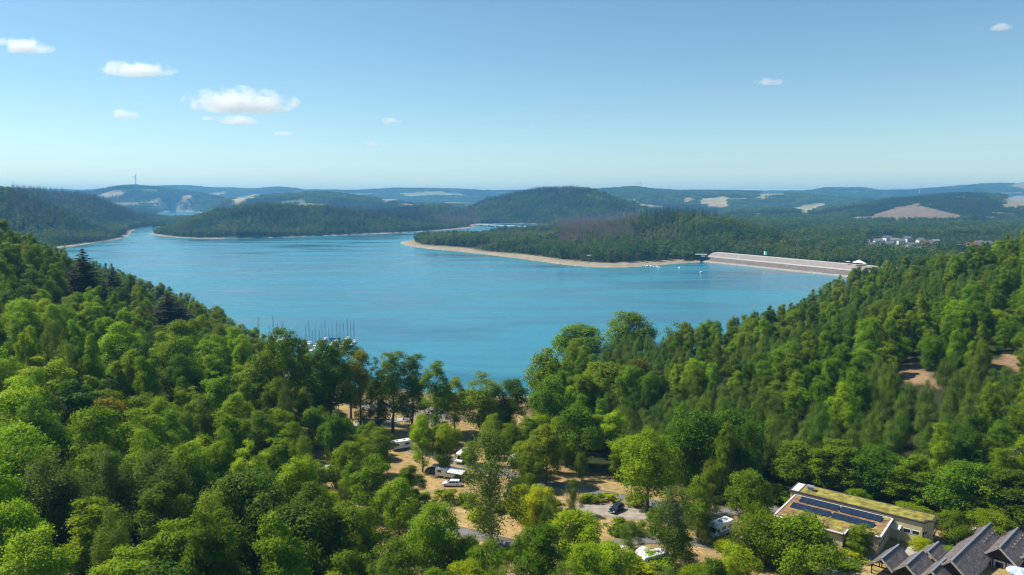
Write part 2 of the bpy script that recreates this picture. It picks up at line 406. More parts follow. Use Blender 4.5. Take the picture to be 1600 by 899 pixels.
SLOPES_BARE = [  # bare earth on the near right slope
    ([(1395, 588), (1405, 566), (1430, 562), (1448, 580), (1470, 600), (1460, 606), (1430, 600)], 100, (.25, .165, .095)),
    ([(1545, 570), (1570, 552), (1640, 542), (1640, 572), (1590, 578), (1560, 578)], 100, (.25, .165, .095)),
    ([(1266, 600), (1284, 585), (1296, 604), (1276, 616)], 100, (.32, .20, .10)), ([(1330, 590), (1345, 583), (1352, 592)], 100, (.3, .19, .1)),
]
def field_of(x, y, z):
    px, py, dep = project(x, y, z)
    wob = np.where(y < 500, .35, np.clip(1500.0 / np.maximum(y, 200), .2, 3))
    px = px + (vnoise(x, y, 70, 41) - .5) * 26 * wob + (vnoise(x, y, 22, 43) - .5) * 10 * wob; py = py + (vnoise(x, y, 55, 42) - .5) * 5 * wob
    f = np.full(np.shape(px), -1)
    for i, (poly, dmin, c) in enumerate(FIELDS + SLOPES_BARE):
        m = in_poly(px, py, poly) & (y > dmin)
        if dmin <= 200: m &= y < 500
        f = np.where(m, i, f)
    return f
d_lake = np.minimum(poly_dist(GX, GY, LAKE), poly_dist(GX, GY, LAKE2))
lake_in = in_poly(GX, GY, LAKE) | in_poly(GX, GY, LAKE2)
# ground colours by kind of ground
n1 = vnoise(GX, GY, 14, 5)[..., None]; n2 = vnoise(GX, GY, 5, 6)[..., None]
gc = np.zeros(GX.shape + (4,)); gc[..., 3] = 1
forest_floor = np.array([.035, .032, .015]) * (1 - n1) + np.array([.028, .045, .012]) * n1
gc[..., :3] = forest_floor
camp_d = np.where(in_poly(GX, GY, CAMP), poly_dist(GX, GY, CAMP), 0)
ck = smooth(camp_d / 8)[..., None]
dry = np.array([.36, .245, .115]) * n1 + np.array([.30, .225, .085]) * (1 - n1)
dry = dry * (.8 + .4 * n2)
gc[..., :3] = gc[..., :3] * (1 - ck) + dry * ck
sand = np.array([.33, .265, .19]) * (.85 + .3 * n2)
wide = np.where(GY > 600, 20 + 18 * vnoise(GX, GY, 90, 8), 9.0)
PENB = (GY > 800) & (GX > -260) & (GX < 215) & (GY < 1420)
narrow = np.where(PENB, wide, np.where(GY > 600, 9 + 12 * vnoise(GX, GY, 200, 9), 10))
bk = (smooth((narrow - d_lake) / np.where(GY > 600, 8, 4)) * (~lake_in))[..., None]
strat = (.96 + .1 * np.sin(d_lake * .22 + 3 * vnoise(GX, GY, 60, 4)))[..., None]
grassy = smooth((d_lake - narrow * .62) / 6)[..., None] * n1
bcol = sand * strat * (1 - grassy * .7) + np.array([.25, .26, .09]) * grassy * .7
gc[..., :3] = gc[..., :3] * (1 - bk) + bcol * bk
lk = lake_in[..., None]
gc[..., :3] = np.where(lk, np.array([.20, .22, .16]), gc[..., :3])
MEADOW = ((GY > 2500) & (vnoise(GX, GY, 210, 14) >= .70)) | ((GY > 1420) & (GY <= 2600) & (GX > .24 * GY) & (vnoise(GX, GY, 120, 17) > .80))
md = np.where((vnoise(GX, GY, 330, 16) > .45)[..., None], np.array([.28, .23, .12]), np.array([.14, .19, .06]))
gc[..., :3] = np.where((MEADOW & ~lake_in)[..., None], md * (.85 + .3 * n1), gc[..., :3])
GF = field_of(GX, GY, GZ)
for i, (poly, dm, c) in enumerate(FIELDS + SLOPES_BARE):
    gc[..., :3] = np.where((GF == i)[..., None], np.array(c) * (.8 + .4 * n1), gc[..., :3])

def ground_material():
    m = bpy.data.materials.new('ground_soil_and_grass'); m.use_nodes = True
    N, L = m.node_tree.nodes, m.node_tree.links; b = N['Principled BSDF']
    at = N.new('ShaderNodeAttribute'); at.attribute_name = 'gcol'
    tc = N.new('ShaderNodeTexCoord')
    n = N.new('ShaderNodeTexNoise'); n.inputs['Scale'].default_value = .55; n.inputs['Detail'].default_value = 8; n.inputs['Roughness'].default_value = .65
    L.new(tc.outputs['Object'], n.inputs['Vector'])
    mr = N.new('ShaderNodeMapRange'); mr.inputs['From Min'].default_value = .3; mr.inputs['From Max'].default_value = .7
    mr.inputs['To Min'].default_value = .65; mr.inputs['To Max'].default_value = 1.35
    L.new(n.outputs['Fac'], mr.inputs['Value'])
    mx = N.new('ShaderNodeMix'); mx.data_type = 'RGBA'; mx.blend_type = 'MULTIPLY'; mx.inputs['Factor'].default_value = 1
    L.new(at.outputs['Color'], mx.inputs['A']); L.new(mr.outputs[0], mx.inputs['B']); L.new(mx.outputs['Result'], b.inputs['Base Color'])
    b.inputs['Roughness'].default_value = .95; b.inputs['Specular IOR Level'].default_value = .1
    bp = N.new('ShaderNodeBump'); bp.inputs['Strength'].default_value = .6; bp.inputs['Distance'].default_value = .25
    L.new(n.outputs['Fac'], bp.inputs['Height']); L.new(bp.outputs[0], b.inputs['Normal'])
    return m
nr, nc = GX.shape
idx = np.arange(nr * nc).reshape(nr, nc)
quads = np.stack([idx[:-1, :-1], idx[:-1, 1:], idx[1:, 1:], idx[1:, :-1]], -1).reshape(-1, 4)
ground = link('ground', np_mesh('ground', np.stack([GX, GY, GZ], -1).reshape(-1, 3), quads, [ground_material()], True, attr={'gcol': gc.reshape(-1, 4)}))
tag(ground, 'valley floor, banks and hillsides around the lake', kind='structure')

# ------------------------------------------------------------------ lake
def water_material():
    m = bpy.data.materials.new('lake_water'); m.use_nodes = True
    N, L = m.node_tree.nodes, m.node_tree.links; b = N['Principled BSDF']
    tc = N.new('ShaderNodeTexCoord')
    def noise(scale, detail, stretch, rough=.5, dist=0.0):
        mp = N.new('ShaderNodeMapping'); mp.inputs['Scale'].default_value = stretch
        L.new(tc.outputs['Object'], mp.inputs['Vector'])
        n = N.new('ShaderNodeTexNoise'); n.inputs['Scale'].default_value = scale; n.inputs['Detail'].default_value = detail
        n.inputs['Roughness'].default_value = rough; n.inputs['Distortion'].default_value = dist
        L.new(mp.outputs[0], n.inputs['Vector']); return n
    wind = noise(.010, 5, (.5, 1.9, 1), .6, .8)         # bands of wind on the water; drive roughness, ripples and painted reflection tone
    rip = noise(.45, 3, (.7, 1.3, 1), .6)
    fine = noise(1.6, 2, (.8, 1.2, 1), .6)
    cw = N.new('ShaderNodeMix'); cw.data_type = 'RGBA'; cw.inputs['A'].default_value = (.006, .098, .158, 1); cw.inputs['B'].default_value = (.034, .205, .285, 1)  # sky reflection of the wind streaks put into base colour, darker and lighter
    cm_ = N.new('ShaderNodeMapRange'); cm_.inputs['From Min'].default_value = .36; cm_.inputs['From Max'].default_value = .56; L.new(wind.outputs['Fac'], cm_.inputs['Value']); L.new(cm_.outputs[0], cw.inputs['Factor'])
    sh = N.new('ShaderNodeAttribute'); sh.attribute_name = 'shallow'
    cs = N.new('ShaderNodeMix'); cs.data_type = 'RGBA'; cs.inputs['B'].default_value = (.035, .25, .27, 1); L.new(sh.outputs['Fac'], cs.inputs['Factor']); L.new(cw.outputs['Result'], cs.inputs['A'])
    L.new(cs.outputs['Result'], b.inputs['Base Color'])
    b.inputs['IOR'].default_value = 1.333; b.inputs['Specular IOR Level'].default_value = .5
    ws = N.new('ShaderNodeMapRange'); ws.inputs['From Min'].default_value = .35; ws.inputs['From Max'].default_value = .68
    ws.inputs['To Min'].default_value = .06; ws.inputs['To Max'].default_value = .30
    L.new(wind.outputs['Fac'], ws.inputs['Value']); L.new(ws.outputs[0], b.inputs['Roughness'])
    ad = N.new('ShaderNodeMath'); ad.operation = 'MULTIPLY_ADD'; ad.inputs[1].default_value = .45
    L.new(fine.outputs['Fac'], ad.inputs[0]); L.new(rip.outputs['Fac'], ad.inputs[2])
    bp = N.new('ShaderNodeBump'); bp.inputs['Distance'].default_value = .30
    bs = N.new('ShaderNodeMapRange'); bs.inputs['From Min'].default_value = .35; bs.inputs['From Max'].default_value = .68
    bs.inputs['To Min'].default_value = .2; bs.inputs['To Max'].default_value = .9
    L.new(wind.outputs['Fac'], bs.inputs['Value']); L.new(bs.outputs[0], bp.inputs['Strength'])
    L.new(ad.outputs[0], bp.inputs['Height']); L.new(bp.outputs[0], b.inputs['Normal'])
    return m
def lake_sheet(poly, step):
    p = np.array(poly); x0, y0 = p.min(0) - 30; x1, y1 = p.max(0) + 30
    xs = np.arange(x0, x1 + step, step); ys = np.arange(y0, y1 + step, step)
    X, Y = np.meshgrid(xs, ys); cx, cy_ = (X[:-1, :-1] + step / 2), (Y[:-1, :-1] + step / 2)
    keep = in_poly(cx, cy_, poly) | (poly_dist(cx, cy_, poly) < step * 1.4)
    idx = np.arange(X.size).reshape(X.shape)
    q = np.stack([idx[:-1, :-1], idx[:-1, 1:], idx[1:, 1:], idx[1:, :-1]], -1)[keep]
    u, inv = np.unique(q, return_inverse=True)
    V = np.stack([X.ravel(), Y.ravel(), np.zeros(X.size)], -1)[u]
    return V, inv.reshape(-1, 4)
WATER = water_material()
va, fa = lake_sheet(LAKE, 10.0); vb, fb = lake_sheet(LAKE2, 14.0)
lv = np.r_[va, vb]; ld = np.minimum(poly_dist(lv[:, 0], lv[:, 1], LAKE), poly_dist(lv[:, 0], lv[:, 1], LAKE2))
lake = link('lake', np_mesh('lake', lv, np.r_[fa, fb + len(va)], [WATER], True, attr={'shallow': np.exp(-ld / 16.0) * .8}))
tag(lake, 'blue reservoir lake with wind streaks', kind='structure')
# ------------------------------------------------------------------ tree shapes
def unit(v): return v / (np.linalg.norm(v, axis=-1, keepdims=True) + 1e-9)
def leaves_to_quads(c, n, size, g, fold=.25, aspect=.7):
    """one folded diamond per leaf"""
    k = len(c)
    r = unit(g.normal(size=(k, 3))); t = unit(np.cross(n, r)); b = np.cross(n, t)
    s = size[:, None]
    v0 = c - t * s * .5; v2 = c + t * s * .5 - n * s * .12
    v1 = c + b * s * .5 * aspect - n * s * fold; v3 = c - b * s * .5 * aspect - n * s * fold
    V = np.stack([v0, v1, v2, v3], 1).reshape(-1, 3)
    F = np.arange(4 * k).reshape(k, 4)
    return V, F
def broad_crown(seed, h=20., rad=4.6, base=.22, lobes=28, sprays=46, leaves=9, leaf=.36, top=.85, taper=1.0, droop=0.0, sp_r=.42, ragged=.35):
    g = np.random.default_rng(seed)
    zc = h * (base + (1 - base) * .5); rz = h * (1 - base) * .5
    C, Nn, S, T = [], [], [], []
    i = 0; ph = g.uniform(0, 6.28, 3); am = g.uniform(.08, .24, 2)
    while i < lobes:
        d = unit(g.normal(size=3) * np.array([1, 1, 1.1]) + np.array([0, 0, .05]))
        rr = g.uniform(.45, 1) ** .5 * top if i > lobes * .2 else g.uniform(.1, .45)
        zz = d[2] * rr; az = math.atan2(d[1], d[0]); rr *= 1 + am[0] * math.sin(2 * az + ph[0] + zz * 2) + am[1] * math.sin(3 * az + ph[1] - zz * 3)
        tp = 1.0 - taper * .38 * max(0, zz) - .12 * max(0, -zz)
        lc = np.array([d[0] * rr * rad * tp, d[1] * rr * rad * tp, zc + zz * rz])
        lr = rad * g.uniform(.20, .36) * (1 - .25 * max(0, zz)) * (1 + ragged * (g.random() - .5))
        ns = max(8, int(sprays * (lr / (rad * .33)) ** 2))
        sd = unit(g.normal(size=(ns, 3)) + d * .75 + np.array([0, 0, .45]))
        sc = lc + sd * lr * g.uniform(.72, 1.08, (ns, 1)) * np.array([1.1, 1.1, 1.0])
        sc[:, 2] -= droop * g.random(ns) * lr
        tl = np.clip(g.normal(.5, .22), 0, 1)
        for q in range(ns):
            m = int(leaves * g.uniform(.6, 1.4))
            off = g.normal(size=(m, 3)) * sp_r * np.array([1, 1, .55 + droop])
            nn = unit(sd[q] * 1.0 + np.array([0, 0, .42]) + g.normal(size=(m, 3)) * .42)
            C.append(sc[q] + off); Nn.append(nn); S.append(leaf * g.uniform(.65, 1.35, m))
            T.append(np.clip(np.full(m, tl * .6 + g.random() * .4) + g.normal(size=m) * .1, 0, 1))
        i += 1
    C, Nn, S, T = np.concatenate(C), np.concatenate(Nn), np.concatenate(S), np.concatenate(T)
    V, F = leaves_to_quads(C, Nn, S, g)
    return V, F, np.repeat(T, 4)
def spruce_crown(seed, h=24., rad=3.9, levels=34, leaf=.62, gap=.0):
    g = np.random.default_rng(seed); C, Nn, S, T = [], [], [], []
    for l in range(levels):
        f = l / (levels - 1); z = h * (.12 + .86 * f); R0 = rad * (1 - f) ** .8 + .25
        nb = max(5, int(11 * (1 - f) + 4))
        for k in range(nb):
            if g.random() < gap: continue
            a = g.uniform(0, 2 * math.pi); L = R0 * g.uniform(.65, 1.12); m = max(6, int(L * 17))
            t = np.sort(g.random(m)) ** .8
            x = np.cos(a) * L * t; y = np.sin(a) * L * t; zz = z - L * t * (.42 - .25 * f) + .22 * L * t * t
            side = g.normal(size=m) * .34 * (.25 + t) * (1 - .5 * f)
            C.append(np.stack([x - np.sin(a) * side, y + np.cos(a) * side, zz - np.abs(g.normal(size=m)) * .18], -1))
            Nn.append(unit(np.array([math.cos(a) * .3, math.sin(a) * .3, 1.0]) + g.normal(size=(m, 3)) * .4))
            S.append(leaf * g.uniform(.6, 1.3, m) * (1 - .35 * f)); T.append(np.clip(g.normal(.5, .25, m), 0, 1))
    C, Nn, S, T = map(np.concatenate, (C, Nn, S, T))
    V, F = leaves_to_quads(C, Nn, S, g, aspect=.5)
    return V, F, np.repeat(T, 4)
def trunk_mesh(name, m, h=20., r=.28, limbs=6, seed=0, spread=2.6, upto=.8):
    g = random.Random(seed); b = MB()
    pts = [(0, 0, -.6)]; rad = [r * 1.35]
    x = y = 0.0
    for i in range(1, 7):
        f = i / 6; x += g.uniform(-.25, .25); y += g.uniform(-.25, .25)
        pts.append((x, y, h * upto * f)); rad.append(r * (1.05 - .9 * f))
    b.tube(pts, rad, 8)
    for k in range(limbs):
        f = g.uniform(.28, .78); i = int(f * 6); p = Vector(pts[i]).lerp(Vector(pts[i + 1]), f * 6 - i)
        a = g.uniform(0, 6.28); L = spread * g.uniform(.7, 1.3) * (1.2 - f * .6)
        q = p + Vector((math.cos(a) * L * .55, math.sin(a) * L * .55, L * .55)); e = p + Vector((math.cos(a) * L, math.sin(a) * L, L * 1.0))
        b.tube([p, q, e], [r * .42, r * .26, r * .08], 6)
    return b.mesh(name, m)

BARK = mat('bark_brown', (.085, .065, .045), .9, noise=.35, nscale=4, bump=.5)
BARK_BIRCH = mat('bark_birch', (.42, .40, .36), .8, noise=.5, nscale=5)
LEAF = leaf_mat('leaf_broad', (.046, .094, .005), (.228, .315, .011), .30, .02)
LEAF_BIRCH = leaf_mat('leaf_birch', (.078, .120, .014), (.148, .200, .024), .26, .015)
NEEDLE = leaf_mat('needle_spruce', (.022, .030, .013), (.055, .055, .026), .12, .03)
LEAF_FAR = leaf_mat('leaf_far', (.026, .066, .010), (.115, .180, .024), .25, .03, use_obj=False)
LEAF_YOUNG = leaf_mat('leaf_young', (.085, .12, .022), (.14, .17, .032), .3, .02, use_obj=False)
NEEDLE_FAR = leaf_mat('needle_far', (.016, .034, .014), (.034, .058, .022), .1, .03, use_obj=False)
DEADWOOD = mat('dead_wood', (.20, .13, .08), .9, noise=.3, nscale=.5)

def crown_mesh(name, V, F, T, m): return np_mesh(name, V, F, [m], attr={'tint': T})
SPECIES = {}
SPECIES['oak'] = [(crown_mesh('oak_crown', *broad_crown(10 + i, 20, 4.9, .12, 58, 40, 11, .31), LEAF), trunk_mesh('oak_trunk', BARK, 20, .34, 7, i, 3.0)) for i in range(4)]
SPECIES['maple'] = [(crown_mesh('maple_crown', *broad_crown(30 + i, 18, 4.6, .05, 58, 40, 11, .33, taper=1.2, sp_r=.46), LEAF), trunk_mesh('maple_trunk', BARK, 18, .28, 6, 20 + i, 2.6)) for i in range(4)]
SPECIES['tall'] = [(crown_mesh('alder_crown', *broad_crown(50 + i, 22, 4.0, .07, 66, 32, 10, .30, top=.9, taper=.9, ragged=.9), LEAF), trunk_mesh('alder_trunk', BARK, 22, .27, 8, 40 + i, 2.2)) for i in range(3)]
SPECIES['birch'] = [(crown_mesh('birch_crown', *broad_crown(70 + i, 17, 3.4, .04, 56, 38, 11, .22, top=.9, taper=1.15, droop=1.1, sp_r=.34), LEAF_BIRCH), trunk_mesh('birch_trunk', BARK_BIRCH, 18, .17, 6, 60 + i, 1.7)) for i in range(3)]
SPECIES['spruce'] = [(crown_mesh('spruce_crown', *spruce_crown(90 + i), NEEDLE), trunk_mesh('spruce_trunk', BARK, 24, .26, 0, 80 + i, upto=.97)) for i in range(2)]
SPECIES['round'] = [(crown_mesh('round_crown', *broad_crown(130 + i, 10, 4.6, .02, 60, 38, 11, .30, taper=.7, sp_r=.40), LEAF), trunk_mesh('round_trunk', BARK, 9, .22, 7, 120 + i, 2.4)) for i in range(4)]
def wild_crown(seed, h=18.):
    """several leaders of different height grown into one uneven crown"""
    g = np.random.default_rng(seed); P = []; o = 0
    for k_ in range(int(g.integers(3, 6))):
        hh = h * (1.0 if k_ == 0 else g.uniform(.55, .92)); a = g.uniform(0, 6.28); d = 0 if k_ == 0 else g.uniform(1.8, 3.6)
        V, F, T = broad_crown(seed * 7 + k_, hh, g.uniform(2.2, 3.4), .04, 26, 30, 11, .33, taper=g.uniform(.8, 1.7), sp_r=.42, ragged=1.0)
        V = V + np.array([math.cos(a) * d, math.sin(a) * d, 0]); P.append((V, F + o, T)); o += len(V)
    return tuple(np.concatenate([q[i] for q in P]) for i in range(3))
SPECIES['wild'] = [(crown_mesh('ash_crown', *wild_crown(170 + i), LEAF), trunk_mesh('ash_trunk', BARK, 17, .3, 9, 160 + i, 2.8)) for i in range(5)]
SPECIES['parasol'] = [(crown_mesh('maple_crown', *broad_crown(150 + i, 18, 7.0, .22, 70, 44, 11, .36, taper=.8, sp_r=.48), LEAF), trunk_mesh('maple_trunk', BARK, 16, .36, 9, 140 + i, 3.6)) for i in range(2)]
SPECIES['shrub'] = [(crown_mesh('shrub_crown', *broad_crown(110 + i, 3.2, 1.9, .02, 14, 34, 9, .24, taper=.6, sp_r=.22), LEAF), trunk_mesh('shrub_stem', BARK, 3, .07, 5, 100 + i, .9)) for i in range(2)]
DIM = {'oak': (20, 4.9), 'maple': (18, 4.6), 'tall': (22, 3.6), 'birch': (18, 2.9), 'spruce': (24, 3.6), 'shrub': (3.2, 1.9)}
for k_, arr in SPECIES.items():           # real extents, so that a tree can be sized to what the photograph shows
    for cm, tm in arr:
        co = np.empty(len(cm.vertices) * 3, np.float32); cm.vertices.foreach_get('co', co); co = co.reshape(-1, 3)
        cm['top'] = float(np.percentile(co[:, 2], 99.7)); cm['rad'] = float(np.percentile(np.hypot(co[:, 0], co[:, 1]), 97))
NAMES = {'wild': 'ash_tree', 'parasol': 'maple_tree', 'oak': 'oak_tree', 'maple': 'maple_tree', 'tall': 'alder_tree', 'birch': 'birch_tree', 'spruce': 'spruce_tree', 'shrub': 'shrub'}
CATS = {'wild': 'tree', 'parasol': 'tree', 'oak': 'tree', 'maple': 'tree', 'tall': 'tree', 'birch': 'birch tree', 'spruce': 'spruce tree', 'shrub': 'shrub'}
TREES = []
def plant(kind, x, y, h, rad, label, group, tintc=(1, 1, 1), z=None, var=None, seed=None):
    g = random.Random(seed if seed is not None else int(x * 131) + int(y * 977))
    shape = 'parasol' if kind == 'parasol' else 'round' if kind in ('oak', 'maple') and rad / h > .36 else kind
    cm, tm = SPECIES[shape][g.randrange(len(SPECIES[shape])) if var is None else var]
    z = hz(x, y) if z is None else z
    sz = h / cm['top']; sx = rad / cm['rad']
    root = thing(NAMES[kind], label, CATS[kind], (x, y, z - .05), g.uniform(0, 6.28), group, (sx, sx, sz))
    c = link('crown', cm, root); t = link('trunk' if kind != 'shrub' else 'stem', tm, root)
    v = g.uniform(.88, 1.12)
    c.color = (tintc[0] * v, tintc[1] * v, tintc[2] * v, 1)
    TREES.append((x, y, rad, h))
    return root
# ------------------------------------------------------------------ forests too far away or too many to count
def instancer(name, label, pts, scl, which, meshes, width=None):
    """one object: points that carry copies of a few tree shapes"""
    pts = np.asarray(pts, np.float32); n = len(pts)
    me = bpy.data.meshes.new(name); me.vertices.add(n); me.vertices.foreach_set('co', pts.ravel())
    a = me.attributes.new('size', 'FLOAT_VECTOR', 'POINT')
    s = np.asarray(scl, np.float32); w = s if width is None else np.asarray(width, np.float32)
    a.data.foreach_set('vector', np.stack([w, w, s], -1).ravel())
    a = me.attributes.new('turn', 'FLOAT_VECTOR', 'POINT')
    r = np.zeros((n, 3), np.float32); r[:, 2] = rng.uniform(0, 6.28, n); a.data.foreach_set('vector', r.ravel())
    a = me.attributes.new('which', 'INT', 'POINT'); a.data.foreach_set('value', np.asarray(which, np.int32))
    coll = bpy.data.collections.new(name + '_shapes')
    for i, m in enumerate(meshes):
        o = bpy.data.objects.new('%s_shape_%02d' % (name, i), m); coll.objects.link(o)
    ng = bpy.data.node_groups.new(name + '_spread', 'GeometryNodeTree')
    ng.interface.new_socket('Geometry', in_out='INPUT', socket_type='NodeSocketGeometry')
    ng.interface.new_socket('Geometry', in_out='OUTPUT', socket_type='NodeSocketGeometry')
    N, L = ng.nodes, ng.links
    gi, go = N.new('NodeGroupInput'), N.new('NodeGroupOutput')
    ci = N.new('GeometryNodeCollectionInfo'); ci.inputs['Collection'].default_value = coll
    ci.inputs['Separate Children'].default_value = True; ci.inputs['Reset Children'].default_value = True
    ip = N.new('GeometryNodeInstanceOnPoints'); ip.inputs['Pick Instance'].default_value = True
    def attr(nm, t):
        q = N.new('GeometryNodeInputNamedAttribute'); q.data_type = t; q.inputs['Name'].default_value = nm; return q.outputs['Attribute']
    L.new(gi.outputs[0], ip.inputs['Points']); L.new(ci.outputs[0], ip.inputs['Instance'])
    L.new(attr('which', 'INT'), ip.inputs['Instance Index']); L.new(attr('size', 'FLOAT_VECTOR'), ip.inputs['Scale'])
    e2r = N.new('FunctionNodeEulerToRotation'); L.new(attr('turn', 'FLOAT_VECTOR'), e2r.inputs[0]); L.new(e2r.outputs[0], ip.inputs['Rotation'])
    L.new(ip.outputs[0], go.inputs[0])
    o = link(name, me); md = o.modifiers.new('spread', 'NODES'); md.node_group = ng
    tag(o, label, kind='stuff')
    return o
def join_np(parts):
    V, F, T, M, o = [], [], [], [], 0
    for v, f, t, m in parts:
        V.append(v); F.append(np.asarray(f) + o); T.append(t); M.append(np.full(len(f), m)); o += len(v)
    return np.concatenate(V), np.concatenate(F), np.concatenate(T), np.concatenate(M)
def stick(h, r0, r1):
    v = [(math.cos(a) * r, math.sin(a) * r, z) for z, r in ((-1, r0), (h, r1)) for a in (0, 1.57, 3.14, 4.71)]
    return np.array(v), np.array([(i, (i + 1) % 4, 4 + (i + 1) % 4, 4 + i) for i in range(4)]), np.full(8, .5)
def far_broad(seed, h=15.5, rad=5.0, m=None):
    V, F, T = broad_crown(seed, h, rad, .04, 26, 15, 1.8, 1.2, sp_r=.25, taper=.55)
    v, f, t = stick(h * .6, .3, .15)
    V, F, T, M = join_np([(V, F, T, 0), (v, f, t, 1)])
    return np_mesh('far_broadleaf', V, F, [m or LEAF_FAR, BARK], mi=M, attr={'tint': T})
def far_spruce(seed, h=22., rad=3.2):
    g = np.random.default_rng(seed); C, Nn, S = [], [], []
    for l in range(11):
        f = l / 10; z = h * (.1 + .88 * f); R0 = rad * (1 - f) + .2; k = max(4, int(13 * (1 - f) + 3))
        a = g.uniform(0, 6.28, k); r = R0 * g.uniform(.35, 1.05, k)
        C.append(np.stack([np.cos(a) * r, np.sin(a) * r, z - r * .45 + g.normal(size=k) * .3], -1))
        Nn.append(unit(np.stack([np.cos(a) * .5, np.sin(a) * .5, np.ones(k)], -1) + g.normal(size=(k, 3)) * .3)); S.append(np.full(k, 1.6 * (1.1 - .65 * f)))
    C, Nn, S = map(np.concatenate, (C, Nn, S))
    V, F = leaves_to_quads(C, Nn, S, g, aspect=.7); T = np.repeat(g.random(len(C)), 4)
    v, f, t = stick(h * .95, .28, .05)
    V, F, T, M = join_np([(V, F, T, 0), (v, f, t, 1)])
    return np_mesh('far_spruce', V, F, [NEEDLE_FAR, BARK], mi=M, attr={'tint': T})
def far_dead(seed, h=19.):
    g = np.random.default_rng(seed); parts = []
    v, f, t = stick(h, .3, .06); parts.append((v, f, t, 0))
    C = np.stack([g.normal(size=70) * 1.1, g.normal(size=70) * 1.1, g.uniform(h * .25, h * .95, 70)], -1)
    V, F = leaves_to_quads(C, unit(g.normal(size=(70, 3))), np.full(70, 1.7), g, aspect=.25); parts.append((V, F, np.full(len(V), .5), 0))
    V, F, T, M = join_np(parts)
    return np_mesh('far_dead_spruce', V, F, [DEADWOOD], attr={'tint': T})
def grove(seed, kind, size=34., n=16, h=17.):
    """a patch of wood for the far ridges"""
    g = np.random.default_rng(seed); parts = []
    for i in range(n):
        x, y = g.uniform(-size / 2, size / 2, 2); hh = h * g.uniform(.75, 1.15); k = 26 if kind == 'b' else 22
        if kind == 'b':
            d = unit(g.normal(size=(k, 3)) + np.array([0, 0, .5])); C = d * np.array([4.2, 4.2, hh * .36]) * g.uniform(.75, 1.05, (k, 1)) + np.array([x, y, hh * .62]); S = np.full(k, 3.0)
            nn = unit(d + g.normal(size=(k, 3)) * .35)
        else:
            f = g.random(k); a = g.uniform(0, 6.28, k); r = 3.0 * (1 - f) + .2; hh *= 1.2
            C = np.stack([x + np.cos(a) * r, y + np.sin(a) * r, hh * (.15 + .82 * f)], -1); S = 2.6 * (1.15 - .8 * f)
            nn = unit(np.stack([np.cos(a), np.sin(a), np.full(k, .7)], -1))
        V, F = leaves_to_quads(C, nn, S, g, aspect=.9); parts.append((V, F, np.repeat(np.full(k, g.random()), 4), 0))
    V, F, T, M = join_np(parts)
    return np_mesh('far_grove', V, F, [LEAF_FAR if kind == 'b' else NEEDLE_FAR], attr={'tint': T})

FAR_BROAD = [far_broad(200 + i) for i in range(4)]
FAR_YOUNG = [far_broad(220 + i, 11, 2.5, LEAF_YOUNG) for i in range(2)]
FAR_SPRUCE = [far_spruce(240 + i) for i in range(2)]
FAR_DEAD = [far_dead(260 + i) for i in range(2)]
GROVES_B = [grove(280 + i, 'b') for i in range(3)]
GROVES_C = [grove(290 + i, 'c') for i in range(2)]

DEAD_Z = [[(868, 378), (876, 352), (925, 334), (1000, 322), (992, 350), (985, 362), (930, 372)], [(676, 348), (690, 318), (738, 316), (752, 350)], [(800, 352), (900, 342), (880, 356), (810, 358)]]
YOUNG_Z = [[(985, 362), (992, 338), (1022, 336), (1060, 346), (1075, 362), (1000, 372)], [(640, 363), (860, 358), (875, 372), (700, 370)], [(1205, 374), (1222, 362), (1262, 384), (1302, 404), (1272, 400)]]
CONE_Z = [[(1000, 345), (1010, 318), (1125, 322), (1125, 342), (1070, 338)], [(10, 340), (20, 280), (160, 280), (262, 342), (180, 345), (110, 318)], [(1390, 330), (1400, 296), (1530, 290), (1570, 330), (1560, 345), (1480, 335), (1440, 318)], [(500, 340), (520, 312), (640, 318), (680, 332), (660, 345)], [(1330, 342), (1400, 302), (1420, 318)], [(1420, 340), (1425, 315), (1440, 318), (1445, 342)]]
def zone(px, py, zs):
    m = np.zeros(np.shape(px), bool)
    for z in zs: m |= in_poly(px, py, z)
    return m
def scatter(y0, y1, step, umax=.86):
    xs, ys = [], []
    y = y0
    while y < y1:
        n = int(2 * umax * y / step)
        x = (np.arange(n) - n / 2) * step + (step / 2 if int(y / step) % 2 else 0)
        xs.append(x + rng.uniform(-.36, .36, n) * step); ys.append(y + rng.uniform(-.36, .36, n) * step); y += step * .9
    return np.concatenate(xs), np.concatenate(ys)
HOUSE_SPOTS = []          # filled below, kept free of trees
def house_spot(px, py, y): v = ground_at(px, py + 3, lift=5.0, y0=850.0); HOUSE_SPOTS.append((v.x, v.y)); return v
TOWN = [(1372, 375, 1290), (1383, 381, 1250), (1398, 374, 1300), (1408, 375, 1285), (1416, 386, 1200), (1376, 386, 1190), (1446, 379, 1250), (1452, 377, 1275), (1462, 376, 1300), (1468, 387, 1150), (1455, 390, 1120), (1485, 389, 1150), (1530, 378, 1150), (1544, 379, 1160), (1519, 381, 1130), (1478, 353, 1650), (1390, 379, 0), (1424, 381, 1), (1432, 388, 2), (1402, 389, 3), (1362, 381, 4), (1438, 374, 5), (1500, 384, 6), (1386, 370, 7), (1352, 377, 8), (1418, 371, 9)]
for t in TOWN: house_spot(*t)
